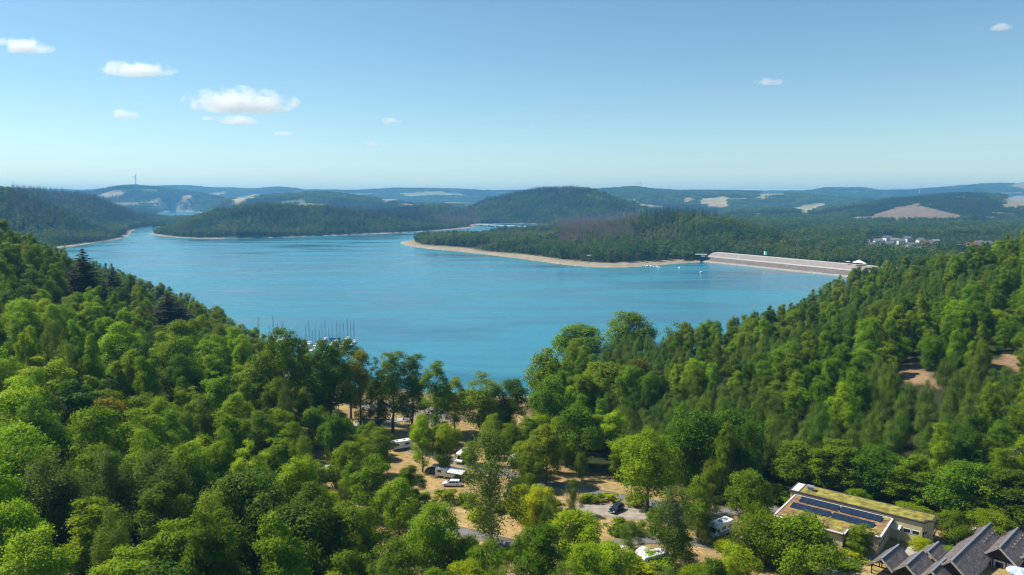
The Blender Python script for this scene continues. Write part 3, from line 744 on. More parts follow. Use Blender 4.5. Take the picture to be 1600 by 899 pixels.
def keep_seen(x, y, z, th, slack=5.0):
    """leave out what the ground and the trees in front hide"""
    px, pyt, _ = project(x, y, z + th); _, pyb, _ = project(x, y, z + th * .55)
    order = np.argsort(y); hor = np.full(1200, 1e9); k = np.clip(((px + 400) / 2).astype(int), 0, 1199)
    keep = np.zeros(len(x), bool)
    w = np.maximum(1, (3.5 * FOC / y / 2).astype(int))
    pend = []
    for i in order:
        while pend and pend[0][0] < y[i] - 25:
            _, a, b, v = pend.pop(0); hor[a:b] = np.minimum(hor[a:b], v)
        if pyt[i] < hor[k[i]] + slack: keep[i] = True
        pend.append((y[i], max(0, k[i] - w[i]), k[i] + w[i] + 1, pyb[i]))
    return keep
def land_mask(x, y, z, margin):
    d = np.minimum(poly_dist(x, y, LAKE), poly_dist(x, y, LAKE2)); ins = in_poly(x, y, LAKE) | in_poly(x, y, LAKE2)
    pen = (y > 800) & (x > -260) & (x < 215) & (y < 1420)
    need = np.where(pen, 17 + 18 * vnoise(x, y, 90, 8), 7 + 9 * vnoise(x, y, 200, 9))
    ok = (~ins) & (d > need) & (field_of(x, y, z) < 0)
    rx, ry = x - da[0], y - da[1]; s = rx * DAM_DIR[0] + ry * DAM_DIR[1]; n = rx * DAM_N[0] + ry * DAM_N[1]
    ok &= ~((s > -14) & (s < DAM_LEN + 62) & (n > -6) & (n < 40))
    for hx, hy in HOUSE_SPOTS: ok &= ~((np.abs(x - hx) < 10) & (y - hy < 9) & (y - hy > -75))
    for hx, hy, hr in FAR_CLEAR: ok &= (x - hx) ** 2 + (y - hy) ** 2 > hr * hr
    return ok
FAR_CLEAR = []
_v = ground_at(912, 399); FAR_CLEAR.append((_v.x, _v.y, 17)); _v = ground_at(922, 403); FAR_CLEAR.append((_v.x, _v.y, 14))
_v = at_z(1345, 412, 9.4); FAR_CLEAR.append((_v.x, _v.y, 22)); _v = at_z(1392, 414, 9.4); FAR_CLEAR.append((_v.x, _v.y, 12))

sx, sy = scatter(640, 2650, 8.0)
m_ = (sy > 780) | (sx > 300)
sx, sy = sx[m_], sy[m_]
sz_ = height(sx, sy)
ok = land_mask(sx, sy, sz_, 0)
ok &= ~((sy > 1420) & (sx > .24 * sy) & (vnoise(sx, sy, 120, 17) > .80)); ok &= vnoise(sx, sy, 45, 12) < .9; ok &= rng.random(len(sx)) < .92
_tp, _, _ = project(sx, sy, sz_); town_ = (_tp > 1355) & (_tp < 1570) & (sy > 1010) & (sy < 1480); ok &= ~town_ | (rng.random(len(sx)) < .32)
sx, sy, sz_ = sx[ok], sy[ok], sz_[ok]
k = keep_seen(sx, sy, sz_, 17.0); sx, sy, sz_ = sx[k], sy[k], sz_[k]
ppx, ppy, _ = project(sx, sy, sz_ + 8)
rr = rng.random(len(sx))
dead = zone(ppx, ppy, DEAD_Z) & (rr < .86); young = zone(ppx, ppy, YOUNG_Z) & ~dead
cone = zone(ppx, ppy, CONE_Z) & ~dead & ~young & (rr < .9); cone |= (~dead & ~young & (rr > .975))
broad = ~(dead | young | cone)
hs = .55 + .6 * vnoise(sx, sy, 60, 20) + rng.normal(0, .17, len(sx))
_tp, _, _ = project(sx, sy, sz_); hs = np.where((_tp > 1355) & (_tp < 1570) & (sy > 1010) & (sy < 1480), hs * .5, hs)
for nm, lab, mk, meshes, smul in (('forest', 'mixed broadleaf forest on the far shore and its hills', broad, FAR_BROAD, 1.0), ('young_forest', 'pale young trees planted on the far peninsula', young, FAR_YOUNG, 1.0),
                            ('conifer_forest', 'dark spruce forest on the far ridges', cone, FAR_SPRUCE, .95), ('dead_forest', 'grey brown dead spruces on the peninsula', dead, FAR_DEAD, .95)):
    n = int(mk.sum())
    if n == 0: continue
    s = np.clip(hs[mk], .36, 1.4) * smul; w = s * rng.uniform(.9, 1.25, n)
    instancer(nm, lab, np.stack([sx[mk], sy[mk], sz_[mk] - .5], -1), s, rng.integers(0, len(meshes), n), meshes, w)
print('far trees', len(sx))
gx, gy = [], []
for a, b, st in ((2600, 4200, 25.), (4200, 6500, 34.), (6500, 11500, 52.)):
    q = scatter(a, b, st); gx.append(q[0]); gy.append(q[1])
gx, gy = np.concatenate(gx), np.concatenate(gy); gz = height(gx, gy)
ok = land_mask(gx, gy, gz, 0) & (vnoise(gx, gy, 210, 14) < .70 + .06 * rng.random(len(gx)))
gx, gy, gz = gx[ok], gy[ok], gz[ok]
k = keep_seen(gx, gy, gz, 16.0, 3.0); gx, gy, gz = gx[k], gy[k], gz[k]
ppx, ppy, _ = project(gx, gy, gz + 8)
cone = zone(ppx, ppy, CONE_Z) | (vnoise(gx, gy, 400, 15) > .66)
gs = np.where(gy > 6500, 1.55, np.where(gy > 4200, 1.15, .95))
for nm, lab, mk, meshes in (('wood', 'blue hazy broadleaf woods on the distant hills', ~cone, GROVES_B), ('spruce_wood', 'dark spruce woods on the distant hills', cone, GROVES_C)):
    n = int(mk.sum()); instancer(nm, lab, np.stack([gx[mk], gy[mk], gz[mk] - 1], -1), np.minimum(gs[mk], 1.15) * rng.uniform(.8, 1.1, n), rng.integers(0, len(meshes), n), meshes, gs[mk])
print('groves', len(gx))

# ------------------------------------------------------------------ haze
hb = MB(); hb.box((0, 6300, 132.5), (26500, 13200, 291))
HAZE_M = bpy.data.materials.new('haze'); HAZE_M.use_nodes = True
hn = HAZE_M.node_tree.nodes; hn.remove(hn['Principled BSDF'])
pv = hn.new('ShaderNodeVolumePrincipled'); pv.inputs['Color'].default_value = (.21, .58, 1.0, 1); pv.inputs['Density'].default_value = 1.1e-4; pv.inputs['Anisotropy'].default_value = 0.1
HAZE_M.node_tree.links.new(pv.outputs[0], hn['Material Output'].inputs['Volume'])
haze = hb.build('haze', HAZE_M); tag(haze, 'pale blue summer haze over the valley', kind='stuff')
# ------------------------------------------------------------------ roads and paths of the campsite
ASPHALT = mat('asphalt_worn', (.17, .155, .145), .9, noise=.22, nscale=.35, bump=.2)
GRAVEL = mat('gravel_light', (.33, .28, .23), .95, noise=.25, nscale=.6, bump=.4)
PAVING = mat('paving_pale', (.38, .34, .30), .9, noise=.18, nscale=.8)
KERB = mat('kerb_concrete', (.36, .34, .31), .9, noise=.2, nscale=1.0)
def drape(name, line, width, m, label, lift=.10, kerb=False):
    """a strip laid on the ground along a line of ground points"""
    P = [Vector((a, b, 0)) for a, b in line]; D = []
    for i in range(len(P) - 1):
        n = max(2, int((P[i + 1] - P[i]).length / 1.5))
        for j in range(n): D.append(P[i].lerp(P[i + 1], j / n))
    D.append(P[-1])
    for _ in range(3): D = [D[0]] + [(D[i - 1] + D[i] * 2 + D[i + 1]) / 4 for i in range(1, len(D) - 1)] + [D[-1]]
    V, F = [], []; k = 5
    for i, p in enumerate(D):
        t = (D[min(i + 1, len(D) - 1)] - D[max(i - 1, 0)]).normalized(); s = Vector((t.y, -t.x, 0))
        for j in range(k):
            q = p + s * width * (j / (k - 1) - .5); V.append((q.x, q.y, lift))
        for j in (0, k - 1):
            q = p + s * width * (j / (k - 1) - .5); V.append((q.x, q.y, -.3))
    w = k + 2; V = np.array(V); V[:, 2] += height(V[:, 0], V[:, 1])
    for i in range(len(D) - 1):
        for j in range(k - 1): F.append((i * w + j, i * w + j + 1, (i + 1) * w + j + 1, (i + 1) * w + j))
        F.append((i * w + k, i * w, (i + 1) * w, (i + 1) * w + k)); F.append((i * w + k - 1, i * w + k + 1, (i + 1) * w + k + 1, (i + 1) * w + k - 1))
    o = link(name, np_mesh(name, V, F, [m], True)); tag(o, label, kind='structure')
    return o
def gp(px, py): v = ground_at(px, py); return (v.x, v.y)
ROADS = []
def road(name, pix, width, m, label, lift=.10):
    line = [gp(*p) for p in pix]; ROADS.append((line, width)); return drape(name, line, width, m, label, lift)
road('road', [(600, 690), (650, 706), (700, 718), (760, 735), (830, 750), (880, 762), (930, 771), (985, 782), (1050, 795), (1110, 806), (1160, 800), (1215, 796)], 4.2, ASPHALT, 'grey asphalt lane through the campsite')
road('road', [(560, 798), (640, 812), (720, 832), (790, 850), (860, 868), (930, 858), (1010, 846), (1085, 848), (1150, 863), (1200, 880), (1260, 899)], 4.0, ASPHALT, 'lower grey asphalt lane past the caravans')
road('path', [(900, 791), (925, 795), (960, 800), (1010, 805), (1050, 806)], 7.5, GRAVEL, 'gravel parking strip with the dark car')
road('path', [(410, 725), (445, 708), (480, 692), (520, 668), (575, 662), (640, 655), (700, 650)], 4.5, PAVING, 'pale path from the slope to the shore')
road('path', [(560, 640), (600, 632), (650, 640), (700, 660)], 14, GRAVEL, 'gravel lot under the shore trees', .13)
road('path', [(1290, 893), (1350, 874), (1400, 868), (1470, 858), (1520, 838), (1545, 825)], 3.6, PAVING, 'pale paved path between the hall and the slate roofs', .14)

# ------------------------------------------------------------------ trees that can be picked out one by one
G_L, G_B, G_D, G_O = (1.35, 1.25, .8), (1.7, 1.5, .75), (.62, .72, .62), (1.5, 1.15, .8)     # green, bright lime, dark, olive
PLACED = [  # px, top, base (or None), height (or None), crown width in px, kind, tint, label
    # row along the near shore
    (446, 514, 668, None, 84, 'oak', G_D, 'big dark oak at the uphill end of the shore row'),
    (516, 532, 668, None, 76, 'oak', (.8, .9, .9), 'broad dense dark oak in front of the moored sailing boats'),
    (548, 529, 655, None, 52, 'tall', G_D, 'narrow dark tree directly behind the broad oak by the boats'),
    (563, 547, 672, None, 58, 'tall', G_O, 'slim olive yellow tree right of the broad oak on the shore'),
    (614, 549, 676, None, 66, 'tall', (.9, 1, .85), 'tall open crowned tree on the shore with bare lower trunk'),
    (645, 555, 676, None, 60, 'tall', (.85, .95, .85), 'tall slender tree second from the gravel lot on the shore'),
    (681, 566, 684, None, 58, 'tall', (.85, .95, .85), 'slender shore tree with branches spread over the water view'),
    (711, 591, 676, None, 46, 'tall', (1.2, 1.1, .8), 'smallest thin tree of the shore row'),
    (754, 582, 684, None, 82, 'tall', (1.25, 1.15, .75), 'full olive green tree at the sandy end of the shore row'),
    (798, 592, 680, None, 62, 'oak', (.9, .95, .85), 'dark rounded tree beside the sandy bank'),
    (590, 560, 680, None, 36, 'tall', G_D, 'thin dark tree between two taller shore trees'),
    # wooded point right of the bay
    (862, 545, 655, None, 86, 'oak', (.85, .92, .85), 'wide oak leaning over the bay at the wooded point'),
    (908, 508, None, 19, 96, 'oak', (.85, .95, .85), 'highest domed oak at the edge of the bay'),
    (985, 488, None, 22, 78, 'oak', (.75, .85, .9), 'tall ragged oak standing out above the wooded point'),
    (1066, 505, None, 18, 54, 'oak', (1.0, 1.0, .85), 'small brownish green oak on the lake skyline'),
    (1111, 500, None, 20, 46, 'maple', (.62, .78, .95), 'dark pointed blue green tree against the lake'),
    (866, 590, 690, None, 74, 'maple', (.9, 1.05, .8), 'rounded tree above the sandy bank of the bay'),
    (950, 568, None, 17, 95, 'maple', (1.05, 1.1, .8), 'wide green tree in the middle of the wooded point'),
    (1000, 562, None, 15, 50, 'oak', (1.1, .8, .6), 'dark brownish tree in the wooded point'),
    (992, 588, None, 8, 26, 'maple', (2.3, 1.5, .5), 'small yellowing tree in the wooded point'),
    (902, 636, 735, None, 80, 'oak', (.8, .92, .85), 'big dark oak shading the dry lawn'),
    (852, 664, 758, None, 60, 'maple', (1.05, 1.0, .75), 'green tree at the end of the dry lawn beside the lane'),
    (1075, 640, 760, None, 90, 'oak', (.85, 1.0, .8), 'broad dark oak behind the lime green maple'),
    (1010, 671, 799, None, 104, 'parasol', (1.8, 1.7, .6), 'bright lime green maple alone on the dry lawn'),
    (1150, 640, None, 17, 96, 'oak', (.8, .95, .8), 'large round oak uphill of the lime green maple'),
    (1170, 735, 812, None, 66, 'maple', (1.0, 1.05, .8), 'green tree at the back corner of the flat roofed hall'),
    (1090, 745, 840, None, 62, 'oak', (.85, .9, .85), 'dark tree beside the blue and white motorhome'),
    (1242, 690, 757, None, 68, 'oak', (.8, .95, .75), 'dark oak just behind the far end of the grass roof'),
    (1304, 688, 765, None, 74, 'wild', (.9, 1.0, .75), 'uneven tree behind the middle of the grass roof'),
    (1368, 700, 774, None, 76, 'oak', (.75, .9, .75), 'dark domed oak over the near part of the grass roof'),
    (1432, 712, 788, None, 78, 'wild', (.8, .95, .75), 'uneven dark tree behind the end of the grass roof'),
    (1505, 722, 806, None, 86, 'oak', (.72, .86, .75), 'large dark oak above the green tree at the hall end wall'),
    (1580, 735, 818, None, 96, 'wild', (.75, .9, .75), 'large dark tree above the slate roofs at the picture edge'),
    # inside the campsite
    (660, 654, 738, None, 42, 'maple', (1.55, 1.5, .65), 'bright green young maple beside the white caravan'),
    (693, 671, 742, None, 36, 'maple', (1.5, 1.4, .65), 'shorter bright maple of the pair beside the lane'),
    (524, 648, 722, None, 56, 'maple', (.62, .8, .8), 'dark dense round tree between path and caravans'),
    (494, 636, 700, None, 48, 'maple', (1.2, 1.2, .75), 'green round tree next to the pale path'),
    (437, 640, 712, None, 54, 'maple', (1.3, 1.3, .7), 'green tree at the foot of the wooded slope by the path'),
    (596, 668, 745, None, 52, 'maple', (1.35, 1.3, .7), 'round green tree in front of the half hidden caravan'),
    (548, 690, 770, None, 60, 'maple', (1.6, 1.5, .65), 'light green bushy tree in the upper campsite'),
    (585, 715, 812, None, 66, 'maple', (1.5, 1.45, .6), 'tall light green tree in the middle of the campsite'),
    (640, 728, 795, None, 44, 'maple', (1.2, 1.15, .65), 'olive green tree left of the caravan with awning'),
    (625, 750, 838, None, 66, 'oak', (1.2, 1.2, .75), 'round tree between the two campsite lanes'),
    (768, 670, 858, None, 88, 'birch', (1.0, 1.0, .8), 'tall weeping birch in the centre of the campsite'),
    (680, 786, 898, None, 86, 'maple', (1.05, 1.1, .8), 'full green tree at the lower lane'),
    (735, 690, 728, None, 30, 'maple', (1.0, 1.1, .8), 'small tree behind the white motorhome'),
    (820, 690, 745, None, 52, 'maple', (1.15, 1.1, .75), 'round green tree in front of the caravan under the trees'),
    (810, 745, 800, None, 44, 'maple', (.9, 1.0, .85), 'dark bushy tree right of the tall birch'),
    (845, 822, 935, None, 92, 'oak', (.95, 1.05, .85), 'round dark green tree at the lower edge of the campsite'),
    (896, 748, 806, None, 27, 'birch', (.95, 1.0, .8), 'narrow columnar tree beside the lane'),
    (843, 762, 832, None, 62, 'maple', (1.9, 1.6, .5), 'yellowish green bushy tree beside the columnar tree'),
    (905, 798, 885, None, 84, 'maple', (1.75, 1.65, .6), 'bright green bushy tree below the parked dark car'),
    (1052, 758, 890, None, 78, 'birch', (.95, .95, .8), 'birch hiding the pale caravan at the lower lane'),
    (1098, 800, 850, None, 40, 'birch', (.9, .95, .8), 'small birch beside the motorhome'),
    (1185, 795, 885, None, 78, 'maple', (1.2, 1.15, .7), 'olive green tree in front of the hall'),
    (1250, 808, 908, None, 108, 'oak', (.9, 1.05, .75), 'round dark green tree in front of the hall and its solar roof'),
    (1342, 819, 872, None, 34, 'maple', (.95, 1.1, .7), 'small tree at the corner of the solar roof hall'),
    (1150, 855, 920, None, 66, 'maple', (1.7, 1.5, .6), 'yellow green bushy tree at the edge of the lower lane'),
    (985, 815, 862, None, 34, 'birch', (.9, 1.0, .85), 'small feathery tree near the silver car'),
    (1440, 842, 862, None, 34, 'maple', (1.9, 1.6, .6), 'round pale green bush tree in the courtyard of the hall'),
    (1490, 800, 852, None, 46, 'maple', (.95, 1.0, .8), 'green tree at the end wall of the hall'),
    (1548, 795, 842, None, 56, 'maple', (1.1, 1.1, .7), 'rounded tree behind the long slate roof'),
    (1340, 765, 792, None, 34, 'maple', (1.6, 1.5, .6), 'small light green tree behind the grass roof'),
    (1420, 790, 815, None, 60, 'maple', (1.15, 1.1, .75), 'wide light green tree behind the hall end'),
    (475, 790, 925, None, 140, 'oak', (.62, .78, .8), 'large very dark oak at the lower edge near the slope'),
    (550, 780, 900, None, 100, 'oak', (.75, .88, .8), 'dark round oak in front of the lower lane'),
    (760, 850, 930, None, 80, 'maple', (1.15, 1.15, .75), 'green tree at the lower edge below the birch'),
    (950, 850, 935, None, 90, 'maple', (1.7, 1.55, .6), 'bright bushy tree in front of the silver car'),
    (610, 850, 945, None, 90, 'oak', (.8, .95, .8), 'dark tree at the lower edge beside the dry grass patch'),
    (1090, 885, 950, None, 70, 'maple', (1.5, 1.4, .6), 'light green bush tree at the lower edge below the lane'),
    # wooded slope on the left
    (128, 392, None, 24, 64, 'spruce', (1.0, .85, .7), 'tallest dark brownish spruce on the wooded slope over the lake'),
    (176, 420, None, 20, 46, 'spruce', (.9, .85, .7), 'smaller spruce beside the tallest one on the slope'),
    (262, 460, None, 19, 76, 'spruce', (1.2, .95, .7), 'broad brownish spruce lower on the wooded slope'),
    (245, 708, None, 17, 88, 'birch', (1.0, 1.05, .75), 'weeping birch rising out of the wooded slope near the viewer'),
    (2, 690, None, 15, 120, 'maple', (1.4, 1.4, .7), 'wide green maple at the picture edge above the feathery birch'),
    (70, 720, None, 15, 90, 'birch', (1.05, 1.1, .75), 'feathery birch among the maples of the wooded slope'),
    (392, 740, None, 17, 120, 'oak', (.8, .85, 1.25), 'dark grey green tree at the foot of the wooded slope'),
    (170, 625, None, 14, 60, 'oak', (1.8, 1.1, .7), 'reddish green tree in the wooded slope'),
]
for px, top, base, h, w, kind, tc_, lab in PLACED:
    if base is not None:
        v = ground_at(px, base); h = at_y(px, top, v.y).z - v.z
    else:
        v = ground_at(px, top, lift=h)
    slant = (Vector((v.x, v.y, v.z + h / 2)) - Vector((0, 0, CAM_H))).length
    plant(kind, v.x, v.y, h, w / 2 * slant / FOC, lab, None, tc_, z=v.z)

SHRUBS = [  # px, base, width px, height m, tint
    (918, 786, 28, 2.2), (1000, 792, 30, 2.0), (985, 789, 30, 2.0), (935, 785, 30, 2.0), (955, 786, 30, 2.0), (1030, 800, 26, 2.0), (870, 800, 30, 2.4), (1020, 815, 28, 2.4), (700, 788, 46, 3.2), (735, 790, 40, 3.0), (664, 790, 40, 3.0), (745, 812, 36, 2.6), (805, 805, 40, 3.0),
    (965, 838, 40, 3.4), (1000, 836, 34, 2.8), (1025, 842, 30, 2.6), (1060, 845, 40, 2.4), (1130, 858, 40, 2.4), (1180, 876, 44, 2.6), (1308, 882, 60, 1.6), (1336, 878, 44, 1.8), (1352, 868, 24, 2.2), (1290, 880, 44, 1.5), (1225, 885, 40, 2.4), (560, 745, 40, 2.8), (520, 745, 40, 2.8), (610, 800, 40, 3), (650, 850, 36, 2.4), (720, 880, 44, 2.6), (800, 880, 44, 2.6), (700, 895, 40, 2.4), (1210, 780, 40, 3.4), (1225, 790, 34, 3), (1505, 852, 40, 2.6), (1525, 858, 30, 2.2), (1485, 868, 30, 1.8), (1475, 826, 30, 3.4), (1020, 890, 60, 3.0), (1000, 905, 60, 3), (470, 700, 30, 2.2), (455, 725, 36, 2.6), (835, 790, 36, 2.6), (770, 800, 40, 2.6), (1062, 870, 44, 3.0)]
LANDMARKS = [(963, 800, 'the black car on the gravel'), (986, 880, 'the silver car'), (706, 760, 'the white estate car'), (1124, 838, 'the blue striped motorhome'), (1010, 798, 'the lime maple trunk'), (768, 855, 'the tall birch trunk'), (1320, 870, 'the hall with solar roof'), (1390, 880, 'the first slate shelter'), (508, 750, 'the dark blue car'), (480, 692, 'the pale path'), (800, 852, 'the bend of the lower lane'), (640, 812, 'the lower lane'), (870, 762, 'the upper lane'), (1180, 872, 'the lane below the hall'), (1520, 850, 'the longest slate roof'), (1215, 795, 'the back corner of the hall'), (1060, 870, 'the drooping birch'), (600, 750, 'the tall light green tree'), (897, 805, 'the columnar tree')]
for i, (px, b_, w, h) in enumerate(SHRUBS):
    v = ground_at(px, b_); sl = (v - Vector((0, 0, CAM_H))).length
    g = random.Random(i)
    ti_ = random.Random(i).randrange(4); lm = min(LANDMARKS, key=lambda q_: (q_[0] - px) ** 2 + (1.6 * (q_[1] - b_)) ** 2)
    plant('shrub', v.x, v.y, h, w / 2 * sl / FOC, '%s shrub %s %s' % (('mid green', 'light green', 'dark green', 'yellowish')[ti_], 'left of' if px < lm[0] - 8 else 'right of' if px > lm[0] + 8 else 'in front of' if b_ > lm[1] else 'behind', lm[2]), 'shrubs of the campsite', [(1.2, 1.2, .8), (1.5, 1.4, .7), (.9, 1.05, .85), (1.7, 1.5, .6)][ti_], z=v.z, seed=i)

# ------------------------------------------------------------------ smaller trees between the pitches
OPEN = [[(628, 690), (665, 705), (760, 722), (795, 740), (780, 758), (760, 778), (700, 772), (662, 762), (655, 735), (620, 720)], [(870, 745), (1075, 755), (1070, 790), (1050, 812), (900, 802), (880, 770)], [(700, 797), (745, 800), (740, 832), (700, 825)],
        [(780, 817), (835, 824), (815, 862), (775, 852)], [(620, 848), (662, 852), (660, 885), (620, 880)], [(960, 850), (1012, 855), (1012, 897), (960, 882)], [(1088, 803), (1152, 798), (1160, 850), (1090, 850)], [(1090, 852), (1230, 867), (1230, 899), (1170, 882)],
        [(1205, 760), (1475, 760), (1480, 860), (1610, 815), (1610, 905), (1275, 905), (1215, 810)], [(445, 668), (508, 668), (500, 700), (420, 728)], [(580, 600), (640, 612), (640, 660), (580, 655)], [(715, 622), (745, 640), (740, 670), (715, 668)], [(640, 560), (830, 600), (838, 640), (640, 590)], [(498, 735), (520, 738), (520, 760), (498, 758)], [(610, 680), (645, 680), (645, 705), (610, 705)], [(712, 700), (745, 700), (745, 730), (712, 728)]]
fx, fy = scatter(96, 262, 6.4, .5)
ins = in_poly(fx, fy, CAMP) & (poly_dist(fx, fy, CAMP) > 1.0)
fx, fy = fx[ins], fy[ins]; fz = height(fx, fy); nfill = 0
tr_ = np.array(TREES)
for i in np.argsort(fy):
    x, y, z = float(fx[i]), float(fy[i]), float(fz[i]); g = random.Random(int(i) + 5)
    h, r = (g.uniform(6, 10.5), g.uniform(2.4, 3.8)) if y > 120 else (g.uniform(8, 12), g.uniform(3.2, 4.6))
    if any(((np.array([p[0] for p in [(0, 0)]]) * 0).sum() + poly_dist(np.array([x]), np.array([y]), ln_, False)[0]) < wd / 2 + .5 for ln_, wd in ROADS): continue
    if ((tr_[:, 0] - x) ** 2 + (tr_[:, 1] - y) ** 2 < ((tr_[:, 2] + r) * .62) ** 2).any(): continue
    hit = False
    for zz, rr_ in ((.15, .55), (.45, .95), (.75, .9), (1.0, .3)):
        a, b_, dep = project(x, y, z + h * zz); rp = r * rr_ * FOC / float(dep)
        for sx_ in (-1, -.5, 0, .5, 1):
            for O in OPEN:
                if in_poly(np.array([float(a) + sx_ * rp]), np.array([float(b_)]), O)[0]: hit = True
    if hit: continue
    q = g.random(); nfill += 1
    ti_ = g.randrange(5); a, b_, dep = project(x, y, z + h); a, b_ = float(a), float(b_)
    pl = ('near the shore lot' if b_ < 690 else 'between the upper lane and the shore' if b_ < 740 else 'between the two lanes' if b_ < 810 else 'at the lower lane') + (', slope side' if a < 560 else ', left of the tall birch' if a < 760 else ', near the bright lime maple' if a < 1060 else ', hall side')
    plant('maple' if q < .75 else 'birch', x, y, h, r if q < .75 else r * .75, '%s %s %s' % (('lime', 'mid green', 'green', 'yellowish', 'dark')[ti_], 'leafy tree' if q < .75 else 'feathery birch', pl), 'leafy trees among the pitches' if q < .75 else 'small birches among the pitches', [(1.5, 1.4, .65), (1.2, 1.2, .75), (1.0, 1.1, .8), (1.75, 1.55, .6), (.8, .92, .8)][ti_], z=z)
    tr_ = np.vstack([tr_, (x, y, r, h)])
print('camp trees', nfill)

# ------------------------------------------------------------------ the woods on both near slopes
KEEP_CLEAR = [gp(1340, 850), gp(1400, 840), gp(1300, 830), gp(1440, 850), gp(1500, 870), gp(1550, 860), gp(1590, 880), gp(1270, 800), gp(1350, 810)]
def near_scatter():
    pts = []
    step = 6.0; ys = np.arange(34, 700, step * .9)
    for j, y in enumerate(ys):
        um = .80 * y + 12
        x = np.arange(-um, um, step) + (step / 2 if j % 2 else 0)
        pts.append(np.stack([x + rng.uniform(-.4, .4, len(x)) * step, y + rng.uniform(-.4, .4, len(x)) * step], -1))
    p = np.concatenate(pts); x, y = p[:, 0], p[:, 1]
    ok = ~in_poly(x, y, CAMP) & ~in_poly(x, y, LAKE) & (poly_dist(x, y, LAKE) > 6) & (field_of(x, y, height(x, y)) < 0)
    ok &= ~((y > 600) & (x > 300)) & ~((x > -10) & (x < 130) & (y < 150))
    ok &= ~((x > -45) & (x < 60) & (y < 100))
    for a, b in KEEP_CLEAR: ok &= (x - a) ** 2 + (y - b) ** 2 > 11 ** 2
    return x[ok], y[ok]
nx, ny = near_scatter(); nz = height(nx, ny)
order = np.argsort(ny)
BUF = np.zeros((260, 460), bool)          # coarse picture, 4 px cells, used to leave out trees hidden by others
OX, OY = 120, 60
def seen(x, y, z, h, r, mark=True):
    px, pt, dep = project(np.array([x]), np.array([y]), np.array([z + h])); _, pb, _ = project(np.array([x]), np.array([y]), np.array([z + h * .2]))
    px, pt, pb, dep = float(px[0]), float(pt[0]), float(pb[0]), float(dep[0])
    w = r * FOC / dep
    c0, c1 = int((px - w + OX) / 4), int((px + w + OX) / 4) + 1; r0, r1 = int((pt + OY) / 4), int((pb + OY) / 4) + 1
    c0, c1, r0, r1 = max(0, c0), min(460, c1), max(0, r0), min(260, r1)
    if c1 <= c0 or r1 <= r0: return 0, 0
    yy, xx = np.mgrid[r0:r1, c0:c1]
    el = ((xx * 4 + 2 - OX - px) / w) ** 2 + ((yy * 4 + 2 - OY - (pt + pb) / 2) / max(2, (pb - pt) / 2)) ** 2 < .85
    infr = (xx * 4 - OX > -8) & (xx * 4 - OX < 1608) & (yy * 4 - OY < 905)
    sub = BUF[r0:r1, c0:c1]; vis = int((el & ~sub & infr).sum()); tot = int(el.sum())
    if mark: sub |= el
    return vis, tot
_g1, _g2, _g3 = ground_at(1432, 585), ground_at(1570, 565), ground_at(1282, 600)
GUARD = [(1408, 1450, 590, _g1.y), (1560, 1592, 566, _g2.y), (108, 148, 446, 400), (164, 190, 446, 400), (240, 286, 500, 400), (222, 270, 770, 120)]     # keep the named trees in sight
chosen, rest = [], []
placed_xy = np.array([(a, b, r, h) for a, b, r, h in TREES])
acc = np.zeros((0, 3))
for i in order:
    x, y, z = nx[i], ny[i], nz[i]; g = random.Random(int(i) * 7 + 1)
    right = x > 30
    birchy = right and vnoise(x, y, 38, 31) > .54 and y > 165
    if birchy: kind, h, r = 'birch', g.uniform(8, 13), g.uniform(2.2, 3.4)
    elif right: kind, h, r = g.choice(['oak', 'wild', 'maple', 'wild', 'tall']), g.uniform(9, 19), g.uniform(2.8, 5.4)
    elif y > 270: kind, h, r = g.choice(['oak', 'wild', 'oak', 'wild', 'tall']), g.uniform(12, 19), g.uniform(4.0, 6.0)
    else: kind, h, r = g.choice(['wild', 'maple', 'wild', 'oak', 'birch' if g.random() < .4 else 'tall']), g.uniform(11, 19), g.uniform(4.0, 6.8)
    if kind in ('birch', 'tall') and not right: r *= .62
    if not right and y < 170: r *= 1.12
    sp = .68
    if len(acc):
        d2 = (acc[:, 0] - x) ** 2 + (acc[:, 1] - y) ** 2
        if (d2 < ((acc[:, 2] + r) * sp) ** 2).any(): continue
    d2 = (placed_xy[:, 0] - x) ** 2 + (placed_xy[:, 1] - y) ** 2
    if (d2 < ((placed_xy[:, 2] + r) * .72) ** 2).any(): continue
    # stay out of the lines of sight to the named spruces and over the lake skyline
    px, pt, dep = project(np.array([x]), np.array([y]), np.array([z + h]))
    if 820 < px[0] < 1120 and pt[0] < 500: continue
    wpx = r * FOC / dep[0]
    if any(x0 - wpx * .7 < px[0] < x1 + wpx * .7 and pt[0] < yb and y < yt for x0, x1, yb, yt in GUARD): continue
    acc = np.vstack([acc, (x, y, r)])
    vis, tot = seen(x, y, z, h, r)
    if tot == 0 or vis < max(2, .06 * tot): continue
    chosen.append((vis, kind, x, y, z, h, r, g.random(), right))
chosen.sort(key=lambda c: -c[0])
cnt = {'tree': 0, 'birch': 0}; rest = []
